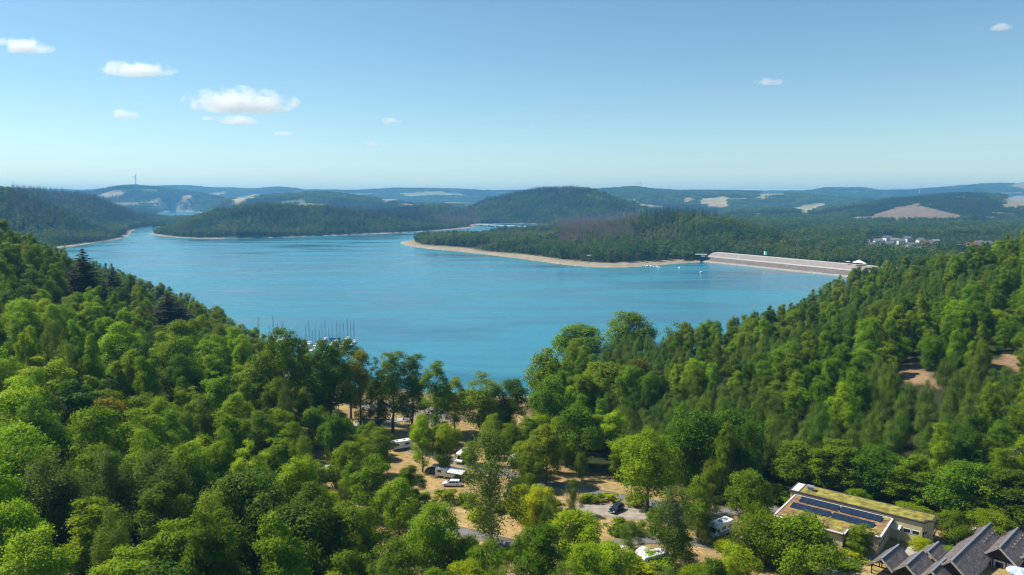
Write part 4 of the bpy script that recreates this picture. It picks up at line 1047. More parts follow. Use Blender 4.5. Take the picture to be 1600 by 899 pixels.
for vis, kind, x, y, z, h, r, q, right in chosen:
    key = 'birch' if kind == 'birch' else 'tree'
    if cnt[key] >= 255: rest.append((kind, x, y, z, h, r)); continue
    cnt[key] += 1
    if right:
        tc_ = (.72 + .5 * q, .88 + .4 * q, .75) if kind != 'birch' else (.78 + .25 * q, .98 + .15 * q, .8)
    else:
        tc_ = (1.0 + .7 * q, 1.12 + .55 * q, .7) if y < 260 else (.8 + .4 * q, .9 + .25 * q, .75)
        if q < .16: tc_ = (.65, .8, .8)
    nm = {'oak': 'domed oak', 'maple': 'leafy maple', 'tall': 'slender tree', 'birch': 'pale birch', 'wild': 'uneven ash'}[kind]
    lum = tc_[0] + tc_[1]; hue_w = ('dark green ' if lum < 1.65 else 'mid green ' if lum < 2.0 else 'fresh green ' if lum < 2.6 else 'lime green ') if kind != 'birch' else ('small ' if h < 10.5 else 'tall ')
    px, py, _ = [float(q_[0]) for q_ in project(np.array([x]), np.array([y]), np.array([z + h * .8]))]
    if right:
        pl = ('over the hall roof' if py > 690 else 'below the bare earth' if py > 610 else 'around the bare earth' if py > 530 else 'up towards the dam') if px > 1200 else ('between lime maple and hall' if py > 640 else 'on the wooded point' if px < 1030 else 'at the foot of the slope')
        pl += ' at the picture edge' if px > 1470 else ' straight above the hall' if px > 1340 else ' over the round hall tree' if px > 1250 else '' if px > 1200 or px < 1030 else ' lakeward' if py < 600 else ''
        grp = 'trees on the slope right of the lake'
    else:
        pl = ('along the lower edge' if py > 760 else 'in the lower wood' if py > 650 else 'midway up the wood' if py > 540 else 'below the dark spruces' if py > 450 else 'on the crest')
        pl += (' at the picture edge' if px < 90 else ' left of the birch' if px < 200 else ' above the birch' if px < 300 else ' beside the campsite')
        grp = 'trees on the wooded slope left of the lake'
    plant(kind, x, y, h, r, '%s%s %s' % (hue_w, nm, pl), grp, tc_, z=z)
print('near trees', cnt, 'rest', len(rest))
if rest:
    ks = ['oak', 'maple', 'tall', 'birch', 'wild']; ms = [SPECIES[k][j][0] for k in ks for j in range(2)]
    wh = [ks.index(r[0]) * 2 + random.randrange(2) for r in rest]
    instancer('woodland', 'closed canopy of the upper slope beside the dam', [(r[1], r[2], r[3]) for r in rest], [r[4] / ms[w]['top'] for r, w in zip(rest, wh)], wh, ms, [r[5] / ms[w]['rad'] for r, w in zip(rest, wh)])
# ------------------------------------------------------------------ materials of built things
M = dict(
    beige=mat('render_beige', (.60, .47, .27), .9, noise=.10, nscale=.6), white=mat('paint_white', (.80, .80, .78), .5, noise=.04, nscale=1.5), trim=mat('roof_trim_pale', (.62, .60, .57), .6, noise=.1, nscale=1),
    sedum=mat('sedum_yellow', (.25, .215, .04), .95, noise=.6, nscale=.8, bump=1, bscale=6), sedum_red=mat('sedum_red', (.25, .15, .075), .95, noise=.5, nscale=.8, bump=.8, bscale=6),
    dark=mat('dark_edge', (.045, .042, .04), .7), glass=mat('window_dark', (.02, .025, .03), .12, spec=.6), solar=mat('solar_cells', (.012, .022, .05), .15, spec=.6), alu=mat('aluminium', (.55, .56, .58), .35, metal=.7),
    timber=mat('timber_dark', (.045, .03, .022), .8, noise=.3, nscale=2), board=mat('bargeboard', (.30, .27, .24), .8, noise=.25, nscale=1.5), log=mat('log_pale', (.50, .40, .28), .8, noise=.2, nscale=2),
    tyre=mat('tyre', (.02, .02, .02), .9), rim=mat('rim', (.45, .45, .46), .3, metal=.8), black_paint=mat('car_black', (.008, .012, .02), .18, spec=.7), silver_paint=mat('car_silver', (.50, .52, .55), .25, metal=.35),
    white_paint=mat('car_white', (.72, .74, .76), .25), blue_paint=mat('car_blue', (.03, .07, .16), .22), lamp=mat('lamp_glass', (.75, .75, .72), .1), red_lamp=mat('lamp_red', (.4, .02, .02), .2),
    body=mat('caravan_white', (.76, .76, .74), .35, noise=.05, nscale=1.2), blue_band=mat('caravan_blue', (.04, .22, .45), .4), canvas=mat('canvas_pale', (.62, .62, .60), .85, noise=.08, nscale=1), canvas_orange=mat('canvas_orange', (.42, .13, .05), .85, noise=.1, nscale=1),
    grey=mat('canvas_grey', (.20, .20, .21), .8), yellow=mat('canvas_yellow', (.75, .48, .02), .8), concrete=mat('concrete', (.42, .40, .37), .9, noise=.15, nscale=.4),
    gravel_dark=mat('dam_stone_wet', (.15, .12, .105), .95, noise=.2, nscale=.3, bump=.2, bscale=2), gravel_pink=mat('dam_stone_dry', (.26, .225, .205), .95, noise=.15, nscale=.3, bump=.2, bscale=2),
    gravel_pale=mat('dam_stone_edge', (.30, .26, .23), .95, noise=.2, nscale=.3), roof_red=mat('tiles_red', (.28, .10, .06), .85, noise=.2, nscale=.5), roof_grey=mat('tiles_grey', (.16, .16, .17), .8, noise=.2, nscale=.5), plaster=mat('plaster_white', (.74, .73, .70), .85, noise=.06, nscale=.3),
    hull=mat('hull_white', (.78, .78, .76), .3), hull_blue=mat('hull_blue', (.03, .08, .22), .3), cover=mat('cover_blue', (.02, .16, .36), .7), mast=mat('mast_grey', (.14, .17, .20), .4, metal=.3), deck=mat('jetty_wood', (.28, .23, .18), .85, noise=.2, nscale=1), teal=mat('sign_teal', (.05, .42, .45), .6),
    turbine=mat('turbine_white', (.55, .57, .58), .5), skin=mat('skin', (.45, .28, .2), .6), pblue=mat('parasol_blue', (.30, .42, .75), .8), hedge_soil=mat('soil', (.1, .07, .05), .9))
def slate_material():
    m = bpy.data.materials.new('slate_tiles'); m.use_nodes = True; N, L = m.node_tree.nodes, m.node_tree.links; b = N['Principled BSDF']
    tc = N.new('ShaderNodeTexCoord'); br = N.new('ShaderNodeTexBrick'); br.inputs['Scale'].default_value = 1.0
    br.inputs['Brick Width'].default_value = .8; br.inputs['Row Height'].default_value = .42; br.inputs['Mortar Size'].default_value = .04
    br.inputs['Color1'].default_value = (.055, .055, .065, 1); br.inputs['Color2'].default_value = (.30, .28, .28, 1); br.inputs['Mortar'].default_value = (.03, .03, .035, 1)
    L.new(tc.outputs['UV'], br.inputs['Vector'])
    n = N.new('ShaderNodeTexNoise'); n.inputs['Scale'].default_value = 2.5; L.new(tc.outputs['UV'], n.inputs['Vector'])
    mx = N.new('ShaderNodeMix'); mx.data_type = 'RGBA'; mx.inputs['B'].default_value = (.17, .12, .10, 1); L.new(br.outputs['Color'], mx.inputs['A']); L.new(n.outputs['Fac'], mx.inputs['Factor'])
    L.new(mx.outputs['Result'], b.inputs['Base Color']); b.inputs['Roughness'].default_value = .55
    bp = N.new('ShaderNodeBump'); bp.inputs['Strength'].default_value = .8; bp.inputs['Distance'].default_value = .05; L.new(br.outputs['Color'], bp.inputs['Height']); L.new(bp.outputs[0], b.inputs['Normal'])
    return m
SLATE = slate_material()

# ------------------------------------------------------------------ hall with solar roof and the long grass roof house behind it
HB = at_z(1243.7, 773.7, 14.4)
HE1 = Vector((.7794, -.6265, 0)); HANG = math.atan2(HE1.y, HE1.x)
HZ0 = 10.0
def hall_pt(s, t, z=HZ0): return HB.xy.to_3d() + HE1 * s + Vector((HE1.y, -HE1.x, 0)) * t + Vector((0, 0, z))
def hall_root(name, label): return thing(name, label, 'building', (HB.x, HB.y, HZ0), HANG)
# in the local frame of these roots x runs along the hall, y = -t (t towards the viewer)
hall = hall_root('solar_hall', 'flat roofed beige hall with two rows of solar panels on a reddish planted roof')
RZ = 4.2
outl = [(0, -10.3), (0, -.2), (19, -.2), (19, -10.6), (13.3, -10.6), (13.3, -13.6), (0, -13.6)][::-1]
b = MB(); b.prism([(.25, -13.3), (13.0, -13.3), (13.0, -10.3), (18.7, -10.3), (18.7, -.25), (.25, -.25)], -.8, RZ - .02); b.build('wall', M['beige'], hall)
b = MB(); b.prism([(-.15, -13.75), (13.45, -13.75), (13.45, -10.75), (19.15, -10.75), (19.15, -.05), (-.15, -.05)], RZ, RZ + .22); b.build('roof', M['dark'], hall)
b = MB(); b.prism([(.1, -13.5), (13.2, -13.5), (13.2, -10.5), (18.9, -10.5), (18.9, -.3), (.1, -.3)], RZ + .2, RZ + .30)
plant_bed = b.build('roof_planting', M['sedum_red'], hall)
b = MB()
for i in range(26):                                    # moss and sedum cushions: uneven yellow green patches
    g = random.Random(i); x = g.uniform(.6, 18); y = -g.uniform(.8, 10) if i > 10 else -g.uniform(7.2, 13)
    if x > 12.6 and y < -10: x = 8
    n = 9; r = g.uniform(.6, 1.9); pts = [(x + math.cos(k / n * 6.283) * r * g.uniform(.6, 1.1) * 1.5, y + math.sin(k / n * 6.283) * r * g.uniform(.5, 1.0) * .7) for k in range(n)]
    pts = [(min(max(px_, .2), 18.8 if py_ > -10.4 else 13.1), min(max(py_, -13.4), -.4)) for px_, py_ in pts]
    b.prism(pts, RZ + .25, RZ + .305 + .004 * i)
b.build('moss', M['sedum'], hall)['kind'] = 'stuff'
def trim_run(root, pts, w, z0, z1, m, name='edge_trim'):
    for i in range(len(pts) - 1):
        a, c = Vector((*pts[i], 0)), Vector((*pts[i + 1], 0)); d = c - a
        q = MB(); q.box(((a + c) / 2 + Vector((0, 0, (z0 + z1) / 2))), (d.length - w - .01, w, z1 - z0), math.atan2(d.y, d.x)); q.build(name, m, root)
trim_run(hall, [(-.05, -13.65), (13.35, -13.65), (13.35, -10.65), (19.05, -10.65), (19.05, -.15), (-.05, -.15), (-.05, -13.65)], .34, RZ + .23, RZ + .42, M['trim'])
pm = MB(); pm.box((0, 0, 0), (1.24, 2.2, .05)); pmesh = pm.mesh('solar_panel', [M['solar']])
fm = MB()
for sgn in (-1, 1): fm.box((sgn * .6, 0, 0), (.05, 2.24, .07)); fm.box((0, sgn * 1.1, 0), (1.15, .05, .07))
fmesh = fm.mesh('panel_frame', [M['dark']])
for row, (t0, s0) in enumerate(((2.1, 1.7), (6.3, 1.2))):
    for k_ in range(12):
        s = s0 + k_ * 1.29 + (.35 if k_ > 5 else 0)
        p = link('solar_panel', pmesh, hall, (s + .6, -t0 - .3, RZ + .6)); p.rotation_euler = (R(7), 0, 0)
        link('frame', fmesh, p)
    q = MB(); q.box((s0 + 8, -t0 - 1.0, RZ + .37), (15.6, .08, .14)); q.box((s0 + 8, -t0 + .4, RZ + .46), (15.6, .08, .3)); q.build('panel_rack', M['alu'], hall)
def window(root, x, y, z, w, h, rz, frame=True):
    """a window set on a wall whose outward side is the local -y after rz"""
    f = MB(); f.box((0, 0, 0), (w + .26, .10, h + .26)); fo = f.build('window', M['white'], root); fo.location = (x, y, z); fo.rotation_euler = (0, 0, rz)
    g = MB(); g.box((0, -.035, 0), (w, .06, h)); g.build('pane', M['glass'], fo); return fo
for k_ in range(5): window(hall, 18.7, -9.3 + k_ * 1.55, 2.5, .95, .75, R(90))
for x in (17.4, 15.9): window(hall, x, -10.3, 2.5, 1.0, .75, 0)
for k_ in range(2): window(hall, 13.0, -12.8 + k_ * 1.3, 2.5, .8, .8, R(90))
for k_ in range(4): window(hall, 2.2 + k_ * 2.8, -13.3, 2.5, 1.6, .9, 0)
back = hall_root('grass_roof_house', 'long beige house with yellow green grass roof behind the solar hall')
BZ = 5.0
bo = [(-1.2, .05), (24.3, .05), (24.9, 1.7), (25.9, 1.9), (25.9, 5.2), (-1.2, 5.2)]
b = MB(); b.prism(bo, -.8, BZ - .02); b.build('wall', M['beige'], back)
def grow(p, d):
    cx = sum(q[0] for q in p) / len(p); cyy = sum(q[1] for q in p) / len(p)
    return [(x + (d if x > cx else -d), y + (d if y > cyy else -d)) for x, y in p]
b = MB(); b.prism(grow(bo, .28), BZ, BZ + .25); b.build('roof', M['dark'], back)
b = MB()
nx_, ny_ = 40, 8                                       # uneven grass surface
vs, fs = [], []
for j in range(ny_ + 1):
    for i in range(nx_ + 1):
        x = .6 + (25.2 if j > 2 else 23.9) * i / nx_; y = .12 + 5.1 * j / ny_
        vs.append((x, y, BZ + .26 + (.14 * float(vnoise(x, y, .9, 3)) if 0 < i < nx_ and 0 < j < ny_ else -.03)))
for j in range(ny_):
    for i in range(nx_): a = j * (nx_ + 1) + i; fs.append((a, a + 1, a + nx_ + 2, a + nx_ + 1))
b.add(vs, fs); b.build('roof_grass', M['sedum'], back)
b = MB(); b.box((-.3, 2.6, BZ + .29), (1.5, 5.0, .08)); b.build('roof_edge', M['trim'], back)
b = MB(); b.box((2.2, 2.4, BZ + .7), (1.1, .9, .9)); v_ = b.build('roof_vent', M['concrete'], back)
b = MB(); b.box((2.2, 2.4, BZ + 1.22), (1.5, 1.3, .12)); b.build('vent_cap', M['alu'], v_)
for k_ in range(3): window(back, 20.1 + k_ * 1.55, .05, 2.7, 1.15, .7, 0)
for k_ in range(2): window(back, 24.45 + .3 * k_, .62 + k_ * .7, 2.7, .55, .7, R(70))
for k_ in range(3): window(back, 25.9, 2.4 + k_ * 1.05, 2.7, .7, .7, R(90))
b = MB(); b.box((19.4, -.85, 3.3), (2.6, 1.8, .1), rx=R(6)); b.build('canopy', M['trim'], back)
for x in (18.95 - .0, 20.5): b = MB(); b.tube([(x + .05, -1.6, -.3), (x + .05, -1.6, 3.2)], .06, 6); b.build('post', M['trim'], back)

# ------------------------------------------------------------------ slate roofed pavilions
def slate_roof(name, label, s, t_front, length, hw, ze, zr, walls=None, turn=R(9), cat='pavilion', posts=3):
    """ridge runs away from the viewer; open timber frame or walls below"""
    root = thing(name, label, cat, hall_pt(s, t_front), HANG + math.pi / 2 - turn)
    # local x along the ridge (away), y to the left
    sl = math.hypot(hw, zr - ze); th = .16
    for sgn, nm in ((1, 'roof'), (-1, 'roof')):
        V = [(-.3, 0, zr), (length, 0, zr), (length, sgn * hw, ze), (-.3, sgn * hw, ze)]
        V += [(x, y, z - th) for x, y, z in V]
        F = [(0, 1, 2, 3), (7, 6, 5, 4), (0, 4, 5, 1), (1, 5, 6, 2), (2, 6, 7, 3), (3, 7, 4, 0)]
        me = bpy.data.meshes.new('slate_slope'); me.from_pydata(V, [], F); me.materials.append(SLATE)
        uv = me.uv_layers.new(name='UVMap'); 
        for p in me.polygons:
            for li in p.loop_indices:
                x, y, z = V[me.loops[li].vertex_index]; uv.data[li].uv = (x, abs(y) / hw * sl)
        o = link(nm, me, root)
        bb = MB(); bb.box((-.38, sgn * hw / 2, (zr + ze) / 2 + .02), (.12, sl, .34), rx=-sgn * math.atan2(zr - ze, hw)); bb.build('bargeboard', M['board'], root)
    b = MB(); b.box((length / 2 - .15, 0, zr + .03), (length + .2, .3, .10)); b.build('ridge', M['alu'], root)
    if walls is None:
        for sgn in (-1, 1):
            for k_ in range(posts):
                x = .2 + (length - .6) * k_ / (posts - 1); b = MB(); b.box((x, sgn * (hw - .35), (ze - .6) / 2 - .1), (.16, .16, ze + .6)); b.build('post', M['timber'], root)
            b = MB(); b.box((length / 2, sgn * (hw - .35), ze - .08), (length - .2, .16, .16)); b.build('beam', M['timber'], root)
        for z in (.9, 1.5): b = MB(); b.box((.2, 0, z), (.08, 2 * hw - .9, .12)); b.build('rail', M['timber'], root)
        b = MB(); b.box((.2, 0, ze - .1), (.14, 2 * hw - .9, .18)); b.build('tie_beam', M['timber'], root)
        b = MB(); b.box((.2, 0, (ze + zr) / 2 - .1), (.14, .14, zr - ze - .2)); b.build('king_post', M['timber'], root)
    else:
        b = MB(); b.prism([(.9, -hw + .5), (length - .3, -hw + .5), (length - .3, hw - .5), (.9, hw - .5)], -.8, ze + .02); b.build('wall', M['plaster'], root)
        b = MB(); b.extrude([(-hw + .5, ze + .03), (hw - .5, ze + .03), (0, zr - .35)], 'x', .9, length - .3); b.build('gable', M['timber'], root)
        for y in (-hw + .55, -hw * .33, hw * .33, hw - .55): b = MB(); b.box((.85, y, ze / 2 - .2), (.16, .18, ze + .4)); b.build('timber_post', M['timber'], root)
        b = MB(); b.box((.84, 0, ze - .05), (.18, 2 * hw - .9, .22)); b.build('timber_beam', M['timber'], root)
        for y in (-hw * .62, 0, hw * .62): b = MB(); b.box((.87, y, 1.5), (.08, hw * .4, 1.3)); b.build('window', M['glass'], root)
    return root
slate_roof('picnic_shelter', 'small slate roofed open shelter nearest the beige hall', 21.1, 19.0, 7.8, 2.05, 2.6, 4.4)
slate_roof('picnic_shelter', 'second slate roofed open shelter from the beige hall, in front of the courtyard bush', 25.0, 18.8, 7.8, 2.05, 2.6, 4.4)
slate_roof('picnic_shelter', 'slate shelter set back between the courtyard bush and the long slate roof', 26.9, 10.0, 5.6, 2.0, 2.4, 4.0)
slate_roof('picnic_shelter', 'slate roofed shelter at the lower edge in front of the long slate roof', 28.9, 18.4, 6.8, 2.05, 2.5, 4.3)
slate_roof('slate_house', 'timber house with the longest slate roof', 31.2, 14.5, 22.5, 3.1, 2.7, 5.4, walls=1, cat='house')
slate_roof('slate_house', 'shorter slate roofed timber house right of the longest slate roof', 37.2, 3.4, 12.0, 3.1, 2.7, 5.4, walls=1, cat='house')
slate_roof('slate_house', 'slate roofed timber house cut off by the picture edge', 42.9, .5, 12.0, 3.1, 2.7, 5.4, walls=1, cat='house')
# snow guards on the two big roofs
for root in [o for o in bpy.data.objects if o.get('category') == 'house'][:2]:
    roofs = [c for c in root.children if c.name.startswith('roof')]
    L_ = 22.5 if 'longest slate roof' in root['label'] and 'timber house with' in root['label'] else 12.0
    for rr_, zf in ((.35, 0), (.85, 1)):
        for k_ in range(5):
            x = L_ - 1.2 - k_ * 1.7; y = -3.1 * rr_; z = 5.4 - 2.7 * rr_ + .09
            q = MB(); q.box((x, y, z), (.34, .2, .12), rx=math.atan2(2.7, 3.1)); q.build('snow_guard', M['log'], root)
# terrace with pale log rail and a parasol
tv = hall_pt(36.6, 7.5); 
rail = thing('log_railing', 'pale log handrail in front of the timber house', 'railing', tv, HANG + math.radians(-2))
b = MB(); b.tube([(-3.6, 0, 1.25), (.6, 0, 1.25)], .12, 8); b.build('handrail', M['log'], rail)
b = MB(); b.tube([(.6, 0, 1.25), (1.6, 2.2, 1.3)], .12, 8); b.build('handrail', M['log'], rail)
for x in (-3.4, -1.6, .4): b = MB(); b.tube([(x, 0, -.8), (x, 0, 1.2)], .09, 6); b.build('post', M['log'], rail)
pz = at_z(1593, 889, 13.2)
par = thing('parasol', 'round blue and white parasol on the terrace at the picture corner', 'parasol', (pz.x, pz.y, 10.2))
b = MB(); b.tube([(0, 0, -.4), (0, 0, 3.1)], .04, 6); b.build('pole', M['alu'], par)
for k_ in range(10):
    a0, a1 = k_ / 10 * 6.2832, (k_ + 1) / 10 * 6.2832; q = MB()
    q.add([(0, 0, 3.15), (2.0 * math.cos(a0), 2.0 * math.sin(a0), 2.55), (2.0 * math.cos(a1), 2.0 * math.sin(a1), 2.55), (0, 0, 3.08), (2.0 * math.cos(a0), 2.0 * math.sin(a0), 2.42), (2.0 * math.cos(a1), 2.0 * math.sin(a1), 2.42)], [(0, 1, 2), (5, 4, 3), (1, 4, 5, 2), (0, 3, 4, 1), (0, 2, 5, 3)])
    q.build('canopy_panel', M['pblue'] if k_ % 2 else M['white'], par)

# ------------------------------------------------------------------ vehicles (x forward)
def wheel(root, x, y, r=.33, w=.22):
    t = MB(); t.tube([(x, y - w / 2, r), (x, y + w / 2, r)], r, 14); o = t.build('wheel', M['tyre'], root)
    sg = 1 if y > 0 else -1
    q = MB(); q.tube([(x, y + sg * (w / 2 - .05), r), (x, y + sg * (w / 2 + .02), r)], r * .62, 12); q.build('rim', M['rim'], o)
def car(loc, rz, paint, label, L=4.5, W=1.8, Hh=1.5, estate=True):
    root = thing('car', label, 'car', loc, rz)
    hl = L / 2
    low = [(-hl, .28), (hl - .12, .28), (hl, .5), (hl - .05, .72), (hl - 1.05, .92), (-hl + .08, .95), (-hl, .75)]
    b = MB(); b.extrude([(x, z) for x, z in low], 'y', -W / 2, W / 2); b.v = [(x, y, z) for x, y, z in b.v]; b.build('body', paint, root, .07)
    rb = -hl + (.12 if estate else .55)
    cab = [(rb, .92), (hl - 1.15, .90), (hl - 1.95, Hh - .05), (hl - 2.3, Hh), (rb + .75, Hh), (rb + .35, Hh - .06)]
    q = MB(); n = len(cab); vs = []
    for sgn in (-1, 1):
        for x, z in cab: vs.append((x, sgn * (W / 2 - .04 - (.20 if z > 1.1 else 0)), z))
    q.add(vs, [tuple(range(n - 1, -1, -1)), tuple(range(n, 2 * n))] + [(i, (i + 1) % n, n + (i + 1) % n, n + i) for i in range(n)])
    cb = q.build('cabin', paint, root, .05)
    # glazing
    wy = W / 2 - .24
    g = MB(); g.add([(hl - 1.22, -wy - .06, .96), (hl - 1.22, wy + .06, .96), (hl - 1.93, wy - .04, Hh - .10), (hl - 1.93, -wy + .04, Hh - .10)], [(0, 1, 2, 3)]); g.v = [(x + .025, y, z + .02) for x, y, z in g.v]; g.build('windscreen', M['glass'], root)
    g = MB(); g.add([(rb + .04, -wy, 1.0), (rb + .04, wy, 1.0), (rb + .31, wy - .06, Hh - .12), (rb + .31, -wy + .06, Hh - .12)], [(0, 3, 2, 1)]); g.v = [(x - .03, y, z + .02) for x, y, z in g.v]; g.build('rear_window', M['glass'], root)
    for sgn in (-1, 1):
        for x0, x1 in ((-.02, hl - 1.5), (-1.02, -.10), (rb + .35, -1.1)):
            if x1 - x0 < .25: continue
            ya, yb = sgn * (W / 2 - .065), sgn * (W / 2 - .225)
            x1t = min(x1, hl - 2.1); 
            g = MB(); g.add([(x0, ya, 1.0), (x1, ya, 1.0), (x1t, yb, Hh - .13), (x0 + .05, yb, Hh - .13)], [(0, 1, 2, 3)]); g.v = [(x, y + sgn * .03, z) for x, y, z in g.v]; g.build('side_window', M['glass'], root)
        for x in (hl - .85, -hl + .85): wheel(root, x, sgn * (W / 2 - .1))
        g = MB(); g.box((hl - .1, sgn * (W / 2 - .28), .66), (.16, .36, .16)); g.build('headlight', M['lamp'], root)
        g = MB(); g.box((-hl + .02, sgn * (W / 2 - .2), .80), (.1, .24, .22)); g.build('tail_light', M['red_lamp'], root)
        g = MB(); g.box((hl - 1.45, sgn * (W / 2 + .08), 1.0), (.14, .2, .13)); g.build('mirror', paint, root)
    g = MB(); g.box((hl - .01, 0, .42), (.05, .52, .12)); g.build('number_plate', M['white'], root)
    return root
def caravan(loc, rz, label, L=5.6, W=2.3, Hh=2.6, band=None):
    root = thing('caravan', label, 'caravan', loc, rz)
    prof = [(-L / 2, .55), (L / 2 - .5, .45), (L / 2, .85), (L / 2 - .02, 1.3), (L / 2 - .45, Hh - .15), (L / 2 - .8, Hh), (-L / 2 + .3, Hh), (-L / 2, Hh - .3)]
    b = MB(); b.extrude(prof, 'y', -W / 2, W / 2); b.build('body', M['body'], root, .1)
    if band:
        for sgn in (-1, 1): b = MB(); b.box((0, sgn * (W / 2 + .012), .85), (L * .9, .03, .35)); b.build('stripe', band, root)
        b = MB(); b.box((-L / 2 - .012, 0, .95), (.03, W * .9, .45)); b.build('stripe', band, root)
    for sgn in (-1, 1):
        for x, w in ((-L * .28, 1.1), (L * .2, 1.2)): b = MB(); b.box((x, sgn * (W / 2 + .015), 1.75), (w, .04, .6)); b.build('window', M['glass'], root)
        wheel(root, -.15, sgn * (W / 2 - .12), .32)
    b = MB(); b.box((-L / 2 - .015, 0, 1.75), (.04, W * .62, .6)); b.build('rear_window', M['glass'], root)
    b = MB(); b.box((L / 2 - .22, 0, 1.72), (.05, W * .66, .62), ry=R(-19)); b.build('front_window', M['glass'], root)
    for x in (-L * .22, L * .12): b = MB(); b.box((x, 0, Hh + .06), (.6, .6, .12)); b.build('roof_hatch', M['grey'], root)
    b = MB(); b.box((-L * .05, W / 2 + .012, 1.35), (.65, .03, 1.7)); b.build('door', M['canvas'], root)
    b = MB(); b.tube([(L / 2 - .3, 0, .5), (L / 2 + 1.1, 0, .45)], .05, 6); b.build('drawbar', M['alu'], root)
    return root
def motorhome(loc, rz, label, L=6.6, W=2.25, Hh=2.9, band=None, alcove=True):
    root = thing('motorhome', label, 'motorhome', loc, rz)
    b = MB(); b.extrude([(-L / 2, .55), (L / 2 - 2.0, .55), (L / 2 - 2.0, 2.05), (L / 2 - (.9 if alcove else 1.6), 2.2), (L / 2 - (.75 if alcove else 1.5), Hh - .35), (L / 2 - 1.3, Hh), (-L / 2 + .15, Hh), (-L / 2, Hh - .2)], 'y', -W / 2, W / 2); b.build('body', M['body'], root, .1)
    b = MB(); b.extrude([(L / 2 - 2.0, .45), (L / 2 - .05, .45), (L / 2, .95), (L / 2 - .75, 1.15), (L / 2 - 1.4, 2.04), (L / 2 - 2.0, 2.04)], 'y', -W / 2 + .14, W / 2 - .14); b.build('cab', M['white_paint'], root, .06)
    b = MB(); b.box((L / 2 - 1.03, 0, 1.6), (.05, W * .74, .88), ry=R(-36)); b.build('windscreen', M['glass'], root)
    for sgn in (-1, 1):
        b = MB(); b.box((L / 2 - 1.62, sgn * (W / 2 - .13), 1.55), (.62, .05, .6)); b.build('cab_window', M['glass'], root)
        for x, w in ((-L * .3, 1.1), (0, 1.1)): b = MB(); b.box((x, sgn * (W / 2 + .015), 1.85), (w, .04, .6)); b.build('window', M['glass'], root)
        for x in (L / 2 - 1.0, -L / 2 + 1.5): wheel(root, x, sgn * (W / 2 - .15), .34)
        if band: b = MB(); b.box((-L * .12, sgn * (W / 2 + .012), .95), (L * .68, .03, .4)); b.build('stripe', band, root)
        g = MB(); g.box((L / 2 - .1, sgn * (W / 2 - .42), .82), (.18, .34, .16)); g.build('headlight', M['lamp'], root)
    b = MB(); b.box((-L / 2 - .015, 0, 1.95), (.04, W * .6, .65)); b.build('rear_window', M['glass'], root)
    if band: b = MB(); b.box((-L / 2 - .012, 0, 1.0), (.03, W * .92, .5)); b.build('stripe', band, root)
    for x in (-L * .3, -.1): b = MB(); b.box((x, 0, Hh + .07), (.7, .7, .14)); b.build('roof_hatch', M['grey'], root)
    return root
def van(loc, rz, label, paint, L=5.0, W=1.9):
    root = thing('van', label, 'van', loc, rz)
    b = MB(); b.extrude([(-L / 2, .35), (L / 2, .4), (L / 2, .95), (L / 2 - .9, 1.15), (-L / 2, 1.15)], 'y', -W / 2, W / 2); b.build('body', paint, root, .07)
    b = MB(); b.extrude([(-L / 2 + .02, 1.14), (L / 2 - .9, 1.14), (L / 2 - 1.6, 1.95), (-L / 2 + .12, 1.95)], 'y', -W / 2 + .08, W / 2 - .08); b.build('cabin', M['blue_paint'], root, .05)
    b = MB(); b.extrude([(-L / 2 + .02, 1.96), (L / 2 - 1.55, 1.96), (L / 2 - 1.9, 2.2), (-L / 2 + .1, 2.2)], 'y', -W / 2 + .06, W / 2 - .06); b.build('pop_top', M['body'], root, .06)
    for sgn in (-1, 1):
        for x in (-1.6, -.5, .55): b = MB(); b.box((x, sgn * (W / 2 - .065), 1.52), (.9, .05, .5)); b.build('window', M['glass'], root)
        for x in (L / 2 - .95, -L / 2 + .95): wheel(root, x, sgn * (W / 2 - .12), .34)
        g = MB(); g.box((L / 2 - .02, sgn * (W / 2 - .3), .82), (.08, .34, .18)); g.build('headlight', M['lamp'], root)
    b = MB(); b.box((L / 2 - 1.2, 0, 1.55), (.05, W * .78, .9), ry=R(-41)); b.build('windscreen', M['glass'], root)
    b = MB(); b.box((-L / 2 + .03, 0, 1.5), (.05, W * .7, .5)); b.build('rear_window', M['glass'], root)
    return root
def gl(px, py, dz=0.0): v = ground_at(px, py); return (v.x, v.y, v.z + .06 + dz)
car(gl(706, 760), R(175), M['white_paint'], 'white estate car parked in front of the caravan with awning', 4.7)
car(gl(963, 800, .06), R(232), M['black_paint'], 'black blue car parked alone on the gravel strip', 4.5)
car(gl(986, 880), R(-52), M['silver_paint'], 'silver car between bushes at the lower edge', 4.5, estate=False)
car(gl(508, 752), R(200), M['blue_paint'], 'dark blue car half hidden under the trees near the slope', 4.3)
car(gl(509, 737), R(190), M['silver_paint'], 'pale car behind the dark blue car near the slope', 4.3)
caravan(gl(698, 748), R(-20), 'white caravan whose pale awning stands on posts', 5.4)
van(gl(680, 741), R(165), 'dark blue camper van with cream pop top behind the awning caravan', M['blue_paint'])
motorhome(gl(724, 722), R(-112), 'white motorhome facing the lane beside the paired maples', 6.2)
caravan(gl(628, 702), R(28), 'white caravan with roof hatches left of the bright young maple', 6.2)
caravan(gl(583, 690), R(25), 'white caravan mostly hidden behind the round green tree', 5.2)
caravan(gl(806, 728), R(65), 'white caravan under the trees right of the tall birch', 5.2)
motorhome(gl(1124, 838), R(215), 'motorhome with light blue stripe beside the lower lane', 6.4, band=M['blue_band'])
caravan(gl(1022, 884), R(25), 'pale caravan behind the drooping birch next to the silver car', 6.0)
caravan(gl(1038, 806), R(20), 'white caravan with raised roof end beside the gravel strip', 4.4)
